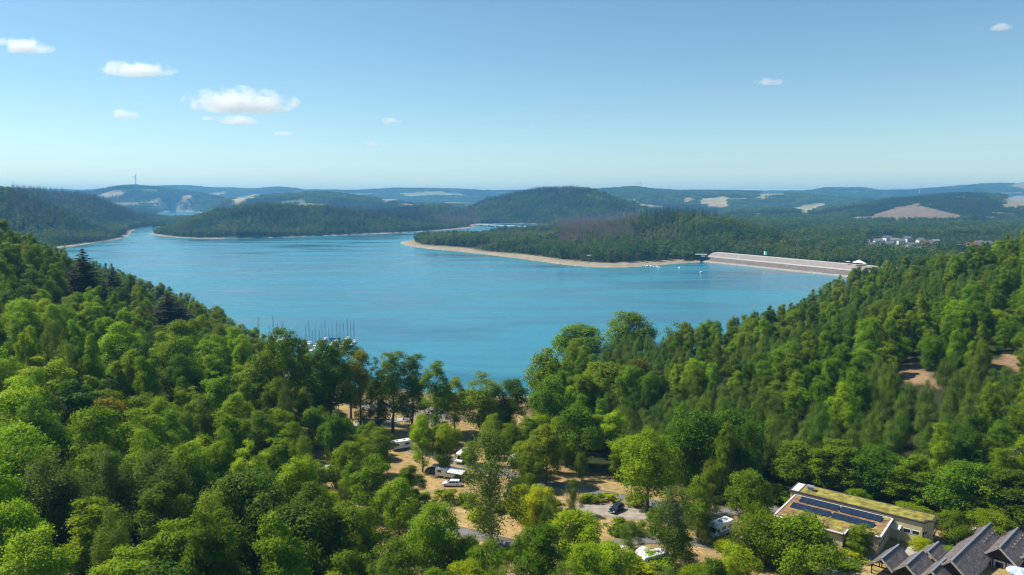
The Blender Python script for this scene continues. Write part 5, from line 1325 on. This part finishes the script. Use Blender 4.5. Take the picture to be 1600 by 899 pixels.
# awning beside the caravan
aw = thing('awning', 'pale flat awning on posts beside the white caravan', 'awning', gl(713, 752), R(-20))
b = MB(); b.add([(-1.9, 1.6, 2.62), (2.3, 1.6, 2.45), (2.3, -1.7, 2.2), (-1.9, -1.7, 2.35)] + [(-1.9, 1.6, 2.56), (2.3, 1.6, 2.39), (2.3, -1.7, 2.14), (-1.9, -1.7, 2.29)], [(3, 2, 1, 0), (4, 5, 6, 7), (0, 1, 5, 4), (1, 2, 6, 5), (2, 3, 7, 6), (3, 0, 4, 7)]); b.build('canopy', M['canvas'], aw)
for x, y in ((-1.8, -1.6), (2.2, -1.6), (2.2, 1.5)): b = MB(); b.tube([(x, y, -.1), (x, y, 2.25)], .035, 6); b.build('pole', M['alu'], aw)
b = MB(); b.box((1.2, 1.62, 1.2), (2.0, .04, 2.2)); b.build('side_panel', M['canvas_orange'], aw)
b = MB(); b.box((-1.0, 1.62, 1.2), (1.7, .04, 2.2)); b.build('back_panel', M['grey'], aw)
tb = thing('camping_table', 'small camping table on the dry grass by the awning', 'table', gl(735, 756), .4)
b = MB(); b.box((0, 0, .7), (1.2, .7, .05)); b.build('table_top', M['grey'], tb)
for x, y in ((-.5, -.28), (.5, -.28), (-.5, .28), (.5, .28)): b = MB(); b.tube([(x, y, 0), (x, y, .68)], .02, 5); b.build('leg', M['alu'], tb)
for i, (px, py, rz) in enumerate(((728, 758, .3), (740, 752, 2.4))):
    ch = thing('camping_chair', ('orange camping chair nearer to the awning', 'orange camping chair farther from the awning')[i], 'chair', gl(px, py), rz)
    b = MB(); b.box((0, 0, .42), (.55, .5, .05)); b.build('seat', M['canvas_orange'], ch); b = MB(); b.box((-.27, 0, .75), (.05, .5, .65), ry=R(-12)); b.build('backrest', M['canvas_orange'], ch)
    for x, y in ((-.24, -.22), (.24, -.22), (-.24, .22), (.24, .22)): b = MB(); b.tube([(x, y, 0), (x, y, .4)], .015, 5); b.build('leg', M['alu'], ch)
sf = thing('sun_sail', 'pale grey sun sail between poles beside the motorhome pitch', 'sun sail', gl(1030, 806), .3)
b = MB(); b.add([(-1.8, -1.0, 2.0), (1.6, -1.3, 2.5), (1.4, 1.2, 2.1), (-1.5, 1.0, 2.4), (-1.8, -1.0, 1.97), (1.6, -1.3, 2.47), (1.4, 1.2, 2.07), (-1.5, 1.0, 2.37)], [(0, 1, 2), (0, 2, 3), (6, 5, 4), (7, 6, 4), (0, 4, 5, 1), (1, 5, 6, 2), (2, 6, 7, 3), (3, 7, 4, 0)]); b.build('sail', M['canvas'], sf)
for x, y in ((-1.8, -1.0), (1.6, -1.3), (1.4, 1.2), (-1.5, 1.0)): b = MB(); b.tube([(x, y, -.1), (x, y, 2.4)], .03, 5); b.build('pole', M['alu'], sf)
# small pitch furniture near the silver car
ta = thing('camping_table', 'white camping table near the silver car', 'table', gl(974, 862), .2)
b = MB(); b.box((0, 0, .7), (1.5, .9, .06)); b.build('table_top', M['body'], ta)
for x, y in ((-.6, -.36), (.6, -.36), (-.6, .36), (.6, .36)): b = MB(); b.tube([(x, y, 0), (x, y, .68)], .02, 5); b.build('leg', M['alu'], ta)
tn = thing('dome_tent', 'white rounded tent with pale roof beside the drooping birch', 'tent', gl(1005, 872), R(25))
nb, vs, fs = 10, [], []
for i in range(7):
    x = -1.6 + 3.2 * i / 6; k_ = math.sin(math.pi * (i + .6) / 7.2)
    for j in range(nb + 1):
        a = math.pi * j / nb; vs.append((x, 1.25 * math.cos(a) * (.7 + .3 * k_), 1.9 * math.sin(a) ** .8 * (.45 + .55 * k_)))
for i in range(6):
    for j in range(nb): a = i * (nb + 1) + j; fs.append((a, a + 1, a + nb + 2, a + nb + 1))
fs += [tuple(range(nb, -1, -1)), tuple(6 * (nb + 1) + j for j in range(nb + 1))]
b = MB(); b.add(vs, fs); b.build('flysheet', M['canvas'], tn)
b = MB(); b.add([(1.615, -.5, .05), (1.615, .5, .05), (1.615, 0, .95)], [(0, 1, 2)]); b.build('door', M['grey'], tn)
b = MB(); b.box((0, 0, .02), (3.0, 2.2, .04)); b.build('groundsheet', M['grey'], tn)
# low stone wall by the pale path
wl_ = thing('garden_wall', 'low pale wall beside the path at the foot of the wooded slope', 'wall', (0, 0, 0))
pa, pb = ground_at(463, 678), ground_at(502, 692)
for i in range(6):
    c = pa.lerp(pb, (i + .5) / 6); d = pb - pa; q = MB(); q.box((c.x, c.y, hz(c.x, c.y) + .4), (d.length / 6 - .02, .35, 1.1), math.atan2(d.y, d.x)); q.build('wall_block', M['gravel_pale'], wl_)
# street lamps of the lane
for i, (px, py, wh) in enumerate(((898, 802, 'beside the columnar tree'), (757, 748, 'beside the tall birch'))):
    v = gl(px, py); l_ = thing('lane_lamp', 'slim white lane lamp ' + wh, 'lamp', v)
    q = MB(); q.tube([(0, 0, -.3), (0, 0, 4.6)], [.07, .045], 6); q.build('pole', M['alu'], l_); q = MB(); q.tube([(0, 0, 4.6), (0, 0, 4.9)], [.12, .2], 8); q.build('lamp_head', M['white'], l_); q = MB(); q.tube([(0, 0, 4.91), (0, 0, 5.0)], [.25, .1], 8); q.build('cap', M['dark'], l_)
# ------------------------------------------------------------------ dam
dam = link('dam', None); tag(dam, 'long straight stone faced dam with a white parapet closing the lake', 'dam')
DA = math.atan2(DAM_DIR[1], DAM_DIR[0]); dam.location = (da[0], da[1], 0); dam.rotation_euler = (0, 0, DA)
sgn_n = 1.0 if (DAM_N[0] * -math.sin(DA) + DAM_N[1] * math.cos(DA)) > 0 else -1.0
def dam_strip(name, n0, z0, n1, z1, m, s0=-18, s1=None, th=.8):
    s1 = DAM_LEN + 62 if s1 is None else s1
    k_ = 24; V, F = [], []
    for i in range(k_ + 1):
        s = s0 + (s1 - s0) * i / k_
        V += [(s, sgn_n * n0, z0), (s, sgn_n * n1, z1), (s, sgn_n * n1, z1 - th), (s, sgn_n * n0, z0 - th)]
    for i in range(k_):
        a = 4 * i; F += [(a, a + 1, a + 5, a + 4), (a + 1, a + 2, a + 6, a + 5), (a + 3, a, a + 4, a + 7), (a + 2, a + 3, a + 7, a + 6)]
    F += [(3, 2, 1, 0), (4 * k_, 4 * k_ + 1, 4 * k_ + 2, 4 * k_ + 3)]
    q = MB(); q.add(V, F); return q.build(name, m, dam)
dam_strip('wet_edge', -8, -3.2, 3.5, 1.4, M['gravel_pale']); dam_strip('lower_face', 3.5, 1.4, 13.5, 5.4, M['gravel_dark'])
dam_strip('upper_face', 14.6, 5.9, 26, 10.4, M['gravel_pink']); dam_strip('crest', 26, 10.4, 35, 10.5, M['concrete'])
dam_strip('parapet', 13.5, 6.6, 14.6, 6.6, M['trim'], th=1.8)
dam_strip('grass_back', 35, 10.5, 62, -1, mat('dam_grass', (.10, .14, .035), .95, noise=.3, nscale=.1))

# ------------------------------------------------------------------ houses of the town behind the dam
def house(px, py, y, w, d, h, rz, roof, label, pitch=.75, storeys=2):
    hx_, y = HOUSE_SPOTS[TOWN.index((px, py, y))]; z = hz(hx_, y)
    root = thing('house', label, 'house', (hx_, y, z), rz, 'houses of the town behind the dam')
    hh = h
    b = MB(); b.box((0, 0, hh / 2 - 1), (w, d, hh + 2)); b.build('wall', M['plaster'], root)
    rh = d / 2 * pitch
    if rh > .3:
        b = MB(); b.extrude([(-d / 2 - .5, hh - .1), (d / 2 + .5, hh - .1), (0, hh + rh)], 'x', -w / 2 - .5, w / 2 + .5); b.build('roof', roof, root)
        b = MB(); b.box((w * .25, d * .1, hh + rh * .85), (.8, .8, 1.6)); b.build('chimney', M['roof_grey'], root)
    else:
        b = MB(); b.box((0, 0, hh + .2), (w + .6, d + .6, .4)); b.build('roof', roof, root)
    nw = max(2, int(w / 3.2))
    for st in range(storeys):
        for k_ in range(nw):
            q = MB(); q.box((-w / 2 + (k_ + .5) * w / nw, -d / 2 - .02, hh - 1.6 - st * 2.8), (1.2, .08, 1.3)); q.build('window', M['glass'], root)
    return root
HL = ['white house with grey roof at the far end of the town', 'white house half sunk in trees above the marquee', 'white gabled house left of the big tree clump', 'bright white house right of its gabled neighbour', 'low white house below the gabled pair', 'small white house nearest the dam', 'red roofed white house beside the long flat hall', 'white gable house behind the red roofed one', 'white block uphill of the long flat hall', 'long white flat roofed hall in the town', 'low white annex in front of the long flat hall', 'pale annex at the end of the long flat hall', 'white house just over the near wooded slope', 'second white house over the near wooded slope, with dark roof', 'reddish roofed house at the left over the near wooded slope', 'solitary long white building among the woods above the town']
HL += ['small pale house scattered among the valley trees behind the dam'] * 10
for i, (px, py, y) in enumerate(TOWN):
    g = random.Random(i)
    w, d, h, rf, pt, st = g.uniform(9, 13), g.uniform(8, 10), 6.5, M['roof_grey'], .75, 2
    if i in (6, 14): rf = M['roof_red']; w = 15
    if i == 9: w, d, h, pt, st = 34, 14, 7, 0, 2
    if i in (10, 11): w, d, h, pt, st = 18, 10, 5, 0, 1
    if i == 15: w, d, h, pt, st = 32, 8, 5, 0, 1
    house(px, py, y, w, d, h, R(g.uniform(-30, 25)) if i not in (9, 10, 11, 15) else R(-6), rf, HL[i], pt, st)
# marquee and yellow parasols on the dam crest
def dam_pt(px, py, z=10.5): return at_z(px, py, z)
mv = dam_pt(1342, 414.5); mq = thing('marquee', 'white peaked marquee on the dam crest', 'marquee', mv, DA)
b = MB(); n = 8; b.add([(0, 0, 5.6)] + [(7.5 * math.cos(k_ / n * 6.283 + .4), 4.6 * math.sin(k_ / n * 6.283 + .4), 2.6) for k_ in range(n)], [(0, 1 + k_, 1 + (k_ + 1) % n) for k_ in range(n)] + [tuple(range(n, 0, -1))]); b.build('canopy', M['white'], mq)
for k_ in range(n): q = MB(); q.tube([(7.2 * math.cos(k_ / n * 6.283 + .4), 4.4 * math.sin(k_ / n * 6.283 + .4), -.2), (7.2 * math.cos(k_ / n * 6.283 + .4), 4.4 * math.sin(k_ / n * 6.283 + .4), 2.62)], .07, 5); q.build('pole', M['alu'], mq)
for i, (px, py) in enumerate(((1325, 413), (1351, 416.5))):
    pp = thing('parasol', ('yellow parasol at the far end of the marquee', 'yellow parasol at the near end of the marquee')[i], 'parasol', dam_pt(px, py))
    b = MB(); b.add([(0, 0, 3.4)] + [(2.8 * math.cos(k_ / n * 6.283), 2.8 * math.sin(k_ / n * 6.283), 2.5) for k_ in range(n)], [(0, 1 + k_, 1 + (k_ + 1) % n) for k_ in range(n)] + [tuple(range(n, 0, -1))]); b.build('canopy', M['yellow'], pp)
    b = MB(); b.tube([(0, 0, -.2), (0, 0, 3.3)], .05, 5); b.build('pole', M['alu'], pp)
for i, (px, py) in enumerate(((1196, 400), (1387, 417))):
    sg = thing('sign_board', ('white and teal sign board half way along the dam', 'white and teal sign board at the near end of the dam')[i], 'sign', dam_pt(px, py), DA + R(8))
    b = MB(); b.box((-1.3, 0, 3.2), (1.9, .25, 4.2)); b.build('panel', M['white'], sg); b = MB(); b.box((1.0, 0, 3.2), (1.7, .25, 4.2)); b.build('panel', M['teal'], sg)
    for x in (-1.3, 1.0): b = MB(); b.tube([(x, .1, -.3), (x, .1, 1.2)], .1, 5); b.build('post', M['alu'], sg)
kv = dam_pt(1097, 398, 9); ks_ = thing('lake_kiosk', 'flat white building with dark front at the far end of the dam', 'building', (kv.x, kv.y + 6, hz(kv.x, kv.y + 6)), R(-12))
b = MB(); b.box((0, 0, 2.6), (13, 6, 8.0)); b.build('wall', M['timber'], ks_); b = MB(); b.box((0, -.4, 6.85), (14.5, 7.6, .45)); b.build('roof', M['white'], ks_); b = MB(); b.box((2.5, -3.05, 4.8), (5, .12, 2.0)); b.build('window', M['white'], ks_)
# huts on the beach of the peninsula
for i, (px, py, w, lab) in enumerate(((905, 398, 9, 'pale beach hut with terrace under the peninsula trees'), (921, 404, 8, 'low dark roofed hut on the grassy beach'), (879, 403, 4, 'tiny hut at the edge of the peninsula trees'))):
    v = ground_at(px, py); ht = thing('beach_hut', lab, 'hut', v, R(-8))
    b = MB(); b.box((0, 0, 1.2), (w, 4.5, 3.2)); b.build('wall', M['gravel_pale'] if i != 1 else M['timber'], ht); b = MB(); b.extrude([(-3, 2.7), (3, 2.7), (0, 4.1)], 'x', -w / 2 - .5, w / 2 + .5); b.build('roof', M['gravel_pink'] if i != 1 else M['gravel_pale'], ht); b = MB(); b.box((0, -2.27, 1.4), (w * .5, .06, 1.5)); b.build('opening', M['glass'], ht)

# ------------------------------------------------------------------ boats
def sailboat_mesh():
    hull = MB(); secs = [(-3.4, .95, .75), (-2, 1.15, .7), (0, 1.25, .68), (2, .9, .78), (3.6, .06, 1.0)]
    vs, fs = [], []
    for x, w, z in secs: vs += [(x, -w, z), (x, -w * .6, -.15), (x, w * .6, -.15), (x, w, z)]
    for i in range(4):
        a = 4 * i; fs += [(a, a + 1, a + 5, a + 4), (a + 1, a + 2, a + 6, a + 5), (a + 2, a + 3, a + 7, a + 6), (a + 3, a, a + 4, a + 7)]
    fs += [(3, 2, 1, 0), (16, 17, 18, 19)]
    hull.add(vs, fs); cab = MB(); cab.box((.5, 0, .95), (2.6, 1.4, .55), tx=.8, ty=.8)
    mast = MB(); mast.tube([(.9, 0, .6), (.9, 0, 9.3)], [.085, .06], 6); boom = MB(); boom.tube([(.8, 0, 1.7), (-2.4, 0, 1.75)], .06, 5); cov = MB(); cov.tube([(.7, 0, 1.86), (-2.3, 0, 1.9)], [.2, .12], 6)
    stay = MB(); stay.tube([(.9, 0, 9.2), (3.5, 0, 1.0)], .03, 4); stay.tube([(.9, 0, 9.2), (-3.3, 0, .9)], .03, 4); sp = MB(); sp.tube([(.9, -.8, 5.6), (.9, .8, 5.6)], .04, 4)
    return hull.mesh('hull', M['hull']), cab.mesh('cabin', M['hull']), mast.mesh('mast', M['mast']), boom.mesh('boom', M['mast']), cov.mesh('sail_cover', M['cover']), stay.mesh('rigging', M['mast']), sp.mesh('spreader', M['mast'])
SB = sailboat_mesh(); SBN = ('hull', 'cabin', 'mast', 'boom', 'sail_cover', 'rigging', 'spreader')
masts = [(404, 523), (421, 530), (427, 521), (434, 528), (441, 524), (478, 539), (483, 531), (488, 541), (493, 534), (499, 542), (503, 533), (508, 524), (514, 540), (519, 532), (526, 526), (531, 538), (537, 530), (543, 523), (548, 533), (553, 528)]
for i, (px, py) in enumerate(masts):
    v = at_z(px, py + 8, 0); g = random.Random(i)
    lab = 'moored sailing boat with bare mast in the marina behind the shore trees'; s = g.uniform(.85, 1.12)
    o = thing('sailboat', lab, 'sailboat', (v.x, v.y, .05), R(90) + g.uniform(-.12, .12), 'sailing boats moored in the marina', (s, s, s * (1.5 if px == 548 else 1.3)))
    if px == 548: o['label'] = 'sailing boat with the tallest mast at the outer end of the marina'; del o['group']
    for nm, me in zip(SBN, SB): link(nm, me, o)
for i, (px, py) in enumerate(((474, 550), (470, 542), (430, 538))):
    v = at_z(px, py, 0); jt = thing('jetty', ('wooden jetty between the moored sailing boats closest to the shore trees', 'outer wooden jetty of the marina', 'short wooden jetty at the upper end of the marina')[i], 'jetty', (v.x, v.y, 0), R(-4))
    for k_ in range(12 if i < 2 else 6): q = MB(); q.box((k_ * 2.2, 0, .35), (2.15, 1.8, .16)); q.build('plank_section', M['deck'], jt)
    for k_ in range(4): q = MB(); q.tube([(k_ * 6.5, 1.0, -2.5), (k_ * 6.5, 1.0, 1.4)], .13, 6); q.build('pile', M['timber'], jt)
bh = at_z(524, 533, 0); cv = thing('covered_boat', 'motor boat under a bright blue cover at the marina', 'boat', (bh.x, bh.y, 0), R(8))
b = MB(); b.extrude([(-1.2, -.2), (1.2, -.2), (1.5, .9), (-1.5, .9)], 'x', -3.6, 3.2); b.build('hull', M['hull'], cv); b = MB(); b.extrude([(-1.6, .92), (1.6, .92), (1.2, 1.9), (0, 2.5), (-1.2, 1.9)], 'x', -3.4, 2.8); b.build('cover', M['cover'], cv)
def motorboat(px, py, label, rz, L=6.0, group=None):
    v = at_z(px, py, 0); o = thing('motorboat', label, 'boat', (v.x, v.y, 0), rz, group)
    q = MB(); secs = [(-L / 2, .95, .7), (0, 1.1, .7), (L * .3, .8, .8), (L / 2, .06, 1.0)]; vs, fs = [], []
    for x, w, z in secs: vs += [(x, -w, z), (x, -w * .5, -.2), (x, w * .5, -.2), (x, w, z)]
    for i in range(3):
        a = 4 * i; fs += [(a, a + 1, a + 5, a + 4), (a + 1, a + 2, a + 6, a + 5), (a + 2, a + 3, a + 7, a + 6), (a + 3, a, a + 4, a + 7)]
    fs += [(3, 2, 1, 0), (12, 13, 14, 15)]; q.add(vs, fs); q.build('hull', M['hull'], o)
    q = MB(); q.box((0, 0, 1.1), (L * .35, 1.5, .8), tx=.7, ty=.8); q.build('cabin', M['hull'], o); q = MB(); q.box((L * .02, 0, 1.2), (L * .33, 1.54, .3), tx=.85, ty=.95); q.build('window', M['glass'], o)
for i, (px, py) in enumerate(((1004, 413.5), (1008, 415), (1012, 416.2), (1017, 416.8), (1021, 417.5), (1026, 417), (1030, 418.5))):
    motorboat(px, py, 'small white boat moored in the row off the peninsula tip', R(20 * i), 7, 'white boats moored off the peninsula')
motorboat(1037, 411, 'lone white boat near the wooded bank beside the dam', R(10)); motorboat(1095, 426, 'tiny white boat out on the lake before the dam', R(60)); motorboat(611, 366.5, 'white boat near the far wooded shore', R(0), 9); motorboat(1062, 419, 'small white boat between the moored row and the dam', R(40), 5)

# ------------------------------------------------------------------ causeway, wind turbines
cv0, cv1 = at_z(746, 351, 4), at_z(822, 355, 4)
br = thing('causeway_bridge', 'pale low bridge across the arm of the lake behind the peninsula', 'bridge', (cv0.x, cv0.y, 0), math.atan2(cv1.y - cv0.y, cv1.x - cv0.x))
LB = (cv1.xy - cv0.xy).length
b = MB(); b.box((LB / 2, 0, 4.2), (LB + 10, 9, 1.2)); b.build('deck', M['concrete'], br)
for sg in (-1, 1): b = MB(); b.box((LB / 2, sg * 4.4, 5.3), (LB + 10, .25, 1.0)); b.build('parapet', M['trim'], br)
for k_ in range(6): b = MB(); b.box((LB * (k_ + .5) / 6, 0, 0), (2.0, 7, 8)); b.build('pier', M['concrete'], br)
def turbine(px, base, hub, blade_px, y, rot, label):
    v = at_y(px, base, y); zt = at_y(px, hub, y).z; bl = blade_px * y / FOC
    o = thing('wind_turbine', label, 'wind turbine', (v.x, y, min(v.z, hz(v.x, y))))
    hh = zt - o.location.z
    b = MB(); b.tube([(0, 0, -2), (0, 0, hh)], [bl * .085, bl * .05], 8); b.build('tower', M['turbine'], o); b = MB(); b.box((0, 1, hh), (bl * .14, bl * .3, bl * .14)); n_ = b.build('nacelle', M['turbine'], o)
    for k_ in range(3):
        a = rot + k_ * 2.0944; d = Vector((math.sin(a), 0, math.cos(a))); p = Vector((math.cos(a), 0, -math.sin(a))); c = Vector((0, -bl * .17, hh)); w = bl * .1
        q = MB(); V = []
        for f, ww in ((0, .5), (.2, 1), (1, .3)):
            for yy in (-.02, .02): V += [c + d * bl * f - p * w * ww * .5 + Vector((0, yy * bl, 0)), c + d * bl * f + p * w * ww * .5 + Vector((0, yy * bl, 0))]
        q.add(V, [(0, 1, 5, 4), (4, 5, 9, 8), (3, 2, 6, 7), (7, 6, 10, 11), (0, 4, 6, 2), (4, 8, 10, 6), (1, 3, 7, 5), (5, 7, 11, 9), (8, 9, 11, 10), (0, 2, 3, 1)]); q.build('blade', M['turbine'], o)
turbine(212, 290, 276.5, 6.5, 5150, .55, 'largest wind turbine on the distant ridge over the far arm of the lake')
turbine(1000, 292, 286, 4.5, 5150, .2, 'small wind turbine behind the round hill')
turbine(1437, 298, 290.5, 5.5, 6500, 1.2, 'wind turbine on the hazy ridge above the clearing')
turbine(755, 298, 293, 2.5, 7600, .8, 'faint wind turbine on the farthest ridge in the middle')

# ------------------------------------------------------------------ clouds
def cloud_material():
    m = bpy.data.materials.new('cloud'); m.use_nodes = True; N, L = m.node_tree.nodes, m.node_tree.links; N.remove(N['Principled BSDF'])
    tc = N.new('ShaderNodeTexCoord'); oi = N.new('ShaderNodeObjectInfo')
    geo = N.new('ShaderNodeNewGeometry')
    n = N.new('ShaderNodeTexNoise'); n.inputs['Scale'].default_value = .009; n.inputs['Detail'].default_value = 5; n.inputs['Roughness'].default_value = .6
    L.new(geo.outputs['Position'], n.inputs['Vector'])
    ln = N.new('ShaderNodeVectorMath'); ln.operation = 'LENGTH'; L.new(tc.outputs['Object'], ln.inputs[0])
    s1 = N.new('ShaderNodeMath'); s1.operation = 'MULTIPLY_ADD'; s1.inputs[1].default_value = 3.2; s1.inputs[2].default_value = -1.25; L.new(n.outputs['Fac'], s1.inputs[0])
    s2 = N.new('ShaderNodeMath'); s2.operation = 'SUBTRACT'; L.new(s1.outputs[0], s2.inputs[0]); L.new(ln.outputs['Value'], s2.inputs[1])
    s3 = N.new('ShaderNodeMath'); s3.operation = 'ADD'; s3.inputs[1].default_value = .42; L.new(s2.outputs[0], s3.inputs[0])
    s4 = N.new('ShaderNodeMapRange'); s4.inputs['From Min'].default_value = 0; s4.inputs['From Max'].default_value = .35; s4.inputs['To Max'].default_value = .011; L.new(s3.outputs[0], s4.inputs['Value'])
    pv = N.new('ShaderNodeVolumePrincipled'); pv.inputs['Color'].default_value = (1, 1, 1, 1); pv.inputs['Anisotropy'].default_value = .3
    L.new(s4.outputs[0], pv.inputs['Density']); L.new(pv.outputs[0], N['Material Output'].inputs['Volume'])
    return m
CLOUD = cloud_material()
def cloud(px, py, w, h, label, y=5200):
    c = at_y(px, py, y); W, H_ = w * y / FOC, h * y / FOC
    bm = bmesh.new(); bmesh.ops.create_icosphere(bm, subdivisions=3, radius=1.0)
    for v in bm.verts:
        if v.co.z < 0: v.co.z *= .35
    me = bpy.data.meshes.new('cloud'); bm.to_mesh(me); bm.free(); me.materials.append(CLOUD)
    o = link('cloud', me, None, (c.x, c.y, c.z - H_ * .25), 0.0, (W * .60, W * .34, H_ * .82)); tag(o, label, 'cloud')
for q in [(36, 70, 84, 22, 'small flat cloud at the upper left edge of the sky'), (213, 106, 108, 22, 'lens shaped white cloud second from the left edge'), (376, 156, 160, 36, 'largest white cloud with a domed top'), (197, 178, 46, 13, 'small cloud low over the far hills under the lens shaped cloud', 6500), (373, 187, 62, 14, 'small flat cloud right under the largest cloud', 6800), (326, 184, 20, 8, 'tiny cloud puff left of the one under the largest cloud', 6800),
          (442, 209, 34, 6, 'thin cloud wisp below and right of the largest cloud', 6800), (611, 188, 28, 9, 'faint small cloud over the middle of the lake', 6500), (585, 224, 28, 7, 'faintest cloud wisp lowest in the sky', 6800), (1203, 126, 44, 12, 'small bright cloud alone on the right half of the sky'), (1558, 42, 46, 10, 'thin cloud streak near the upper right corner')]:
    cloud(*q)

# ------------------------------------------------------------------ tell look-alike trees apart by their order across the view
ORD = 'first second third fourth fifth sixth seventh eighth ninth tenth eleventh twelfth thirteenth fourteenth fifteenth sixteenth seventeenth eighteenth nineteenth twentieth'.split()
ORD += ['twenty-' + o for o in ORD[:9]] + ['thirtieth'] + ['thirty-' + o for o in ORD[:9]]
same = {}
for o in bpy.data.objects:
    if o.parent is None and o.get('label') and o.get('category'): same.setdefault(o['label'], []).append(o)
for lab, obs in same.items():
    if len(obs) < 2 or len(obs) > len(ORD) or len(lab.split()) > 13: continue
    obs.sort(key=lambda o: float(project(o.location.x, o.location.y, o.location.z)[0]))
    if len(obs) == 2: obs[0]['label'], obs[1]['label'] = lab + ', the left one', lab + ', the right one'
    else:
        for i, o in enumerate(obs): o['label'] = lab + ', ' + ORD[i] + ' from left'
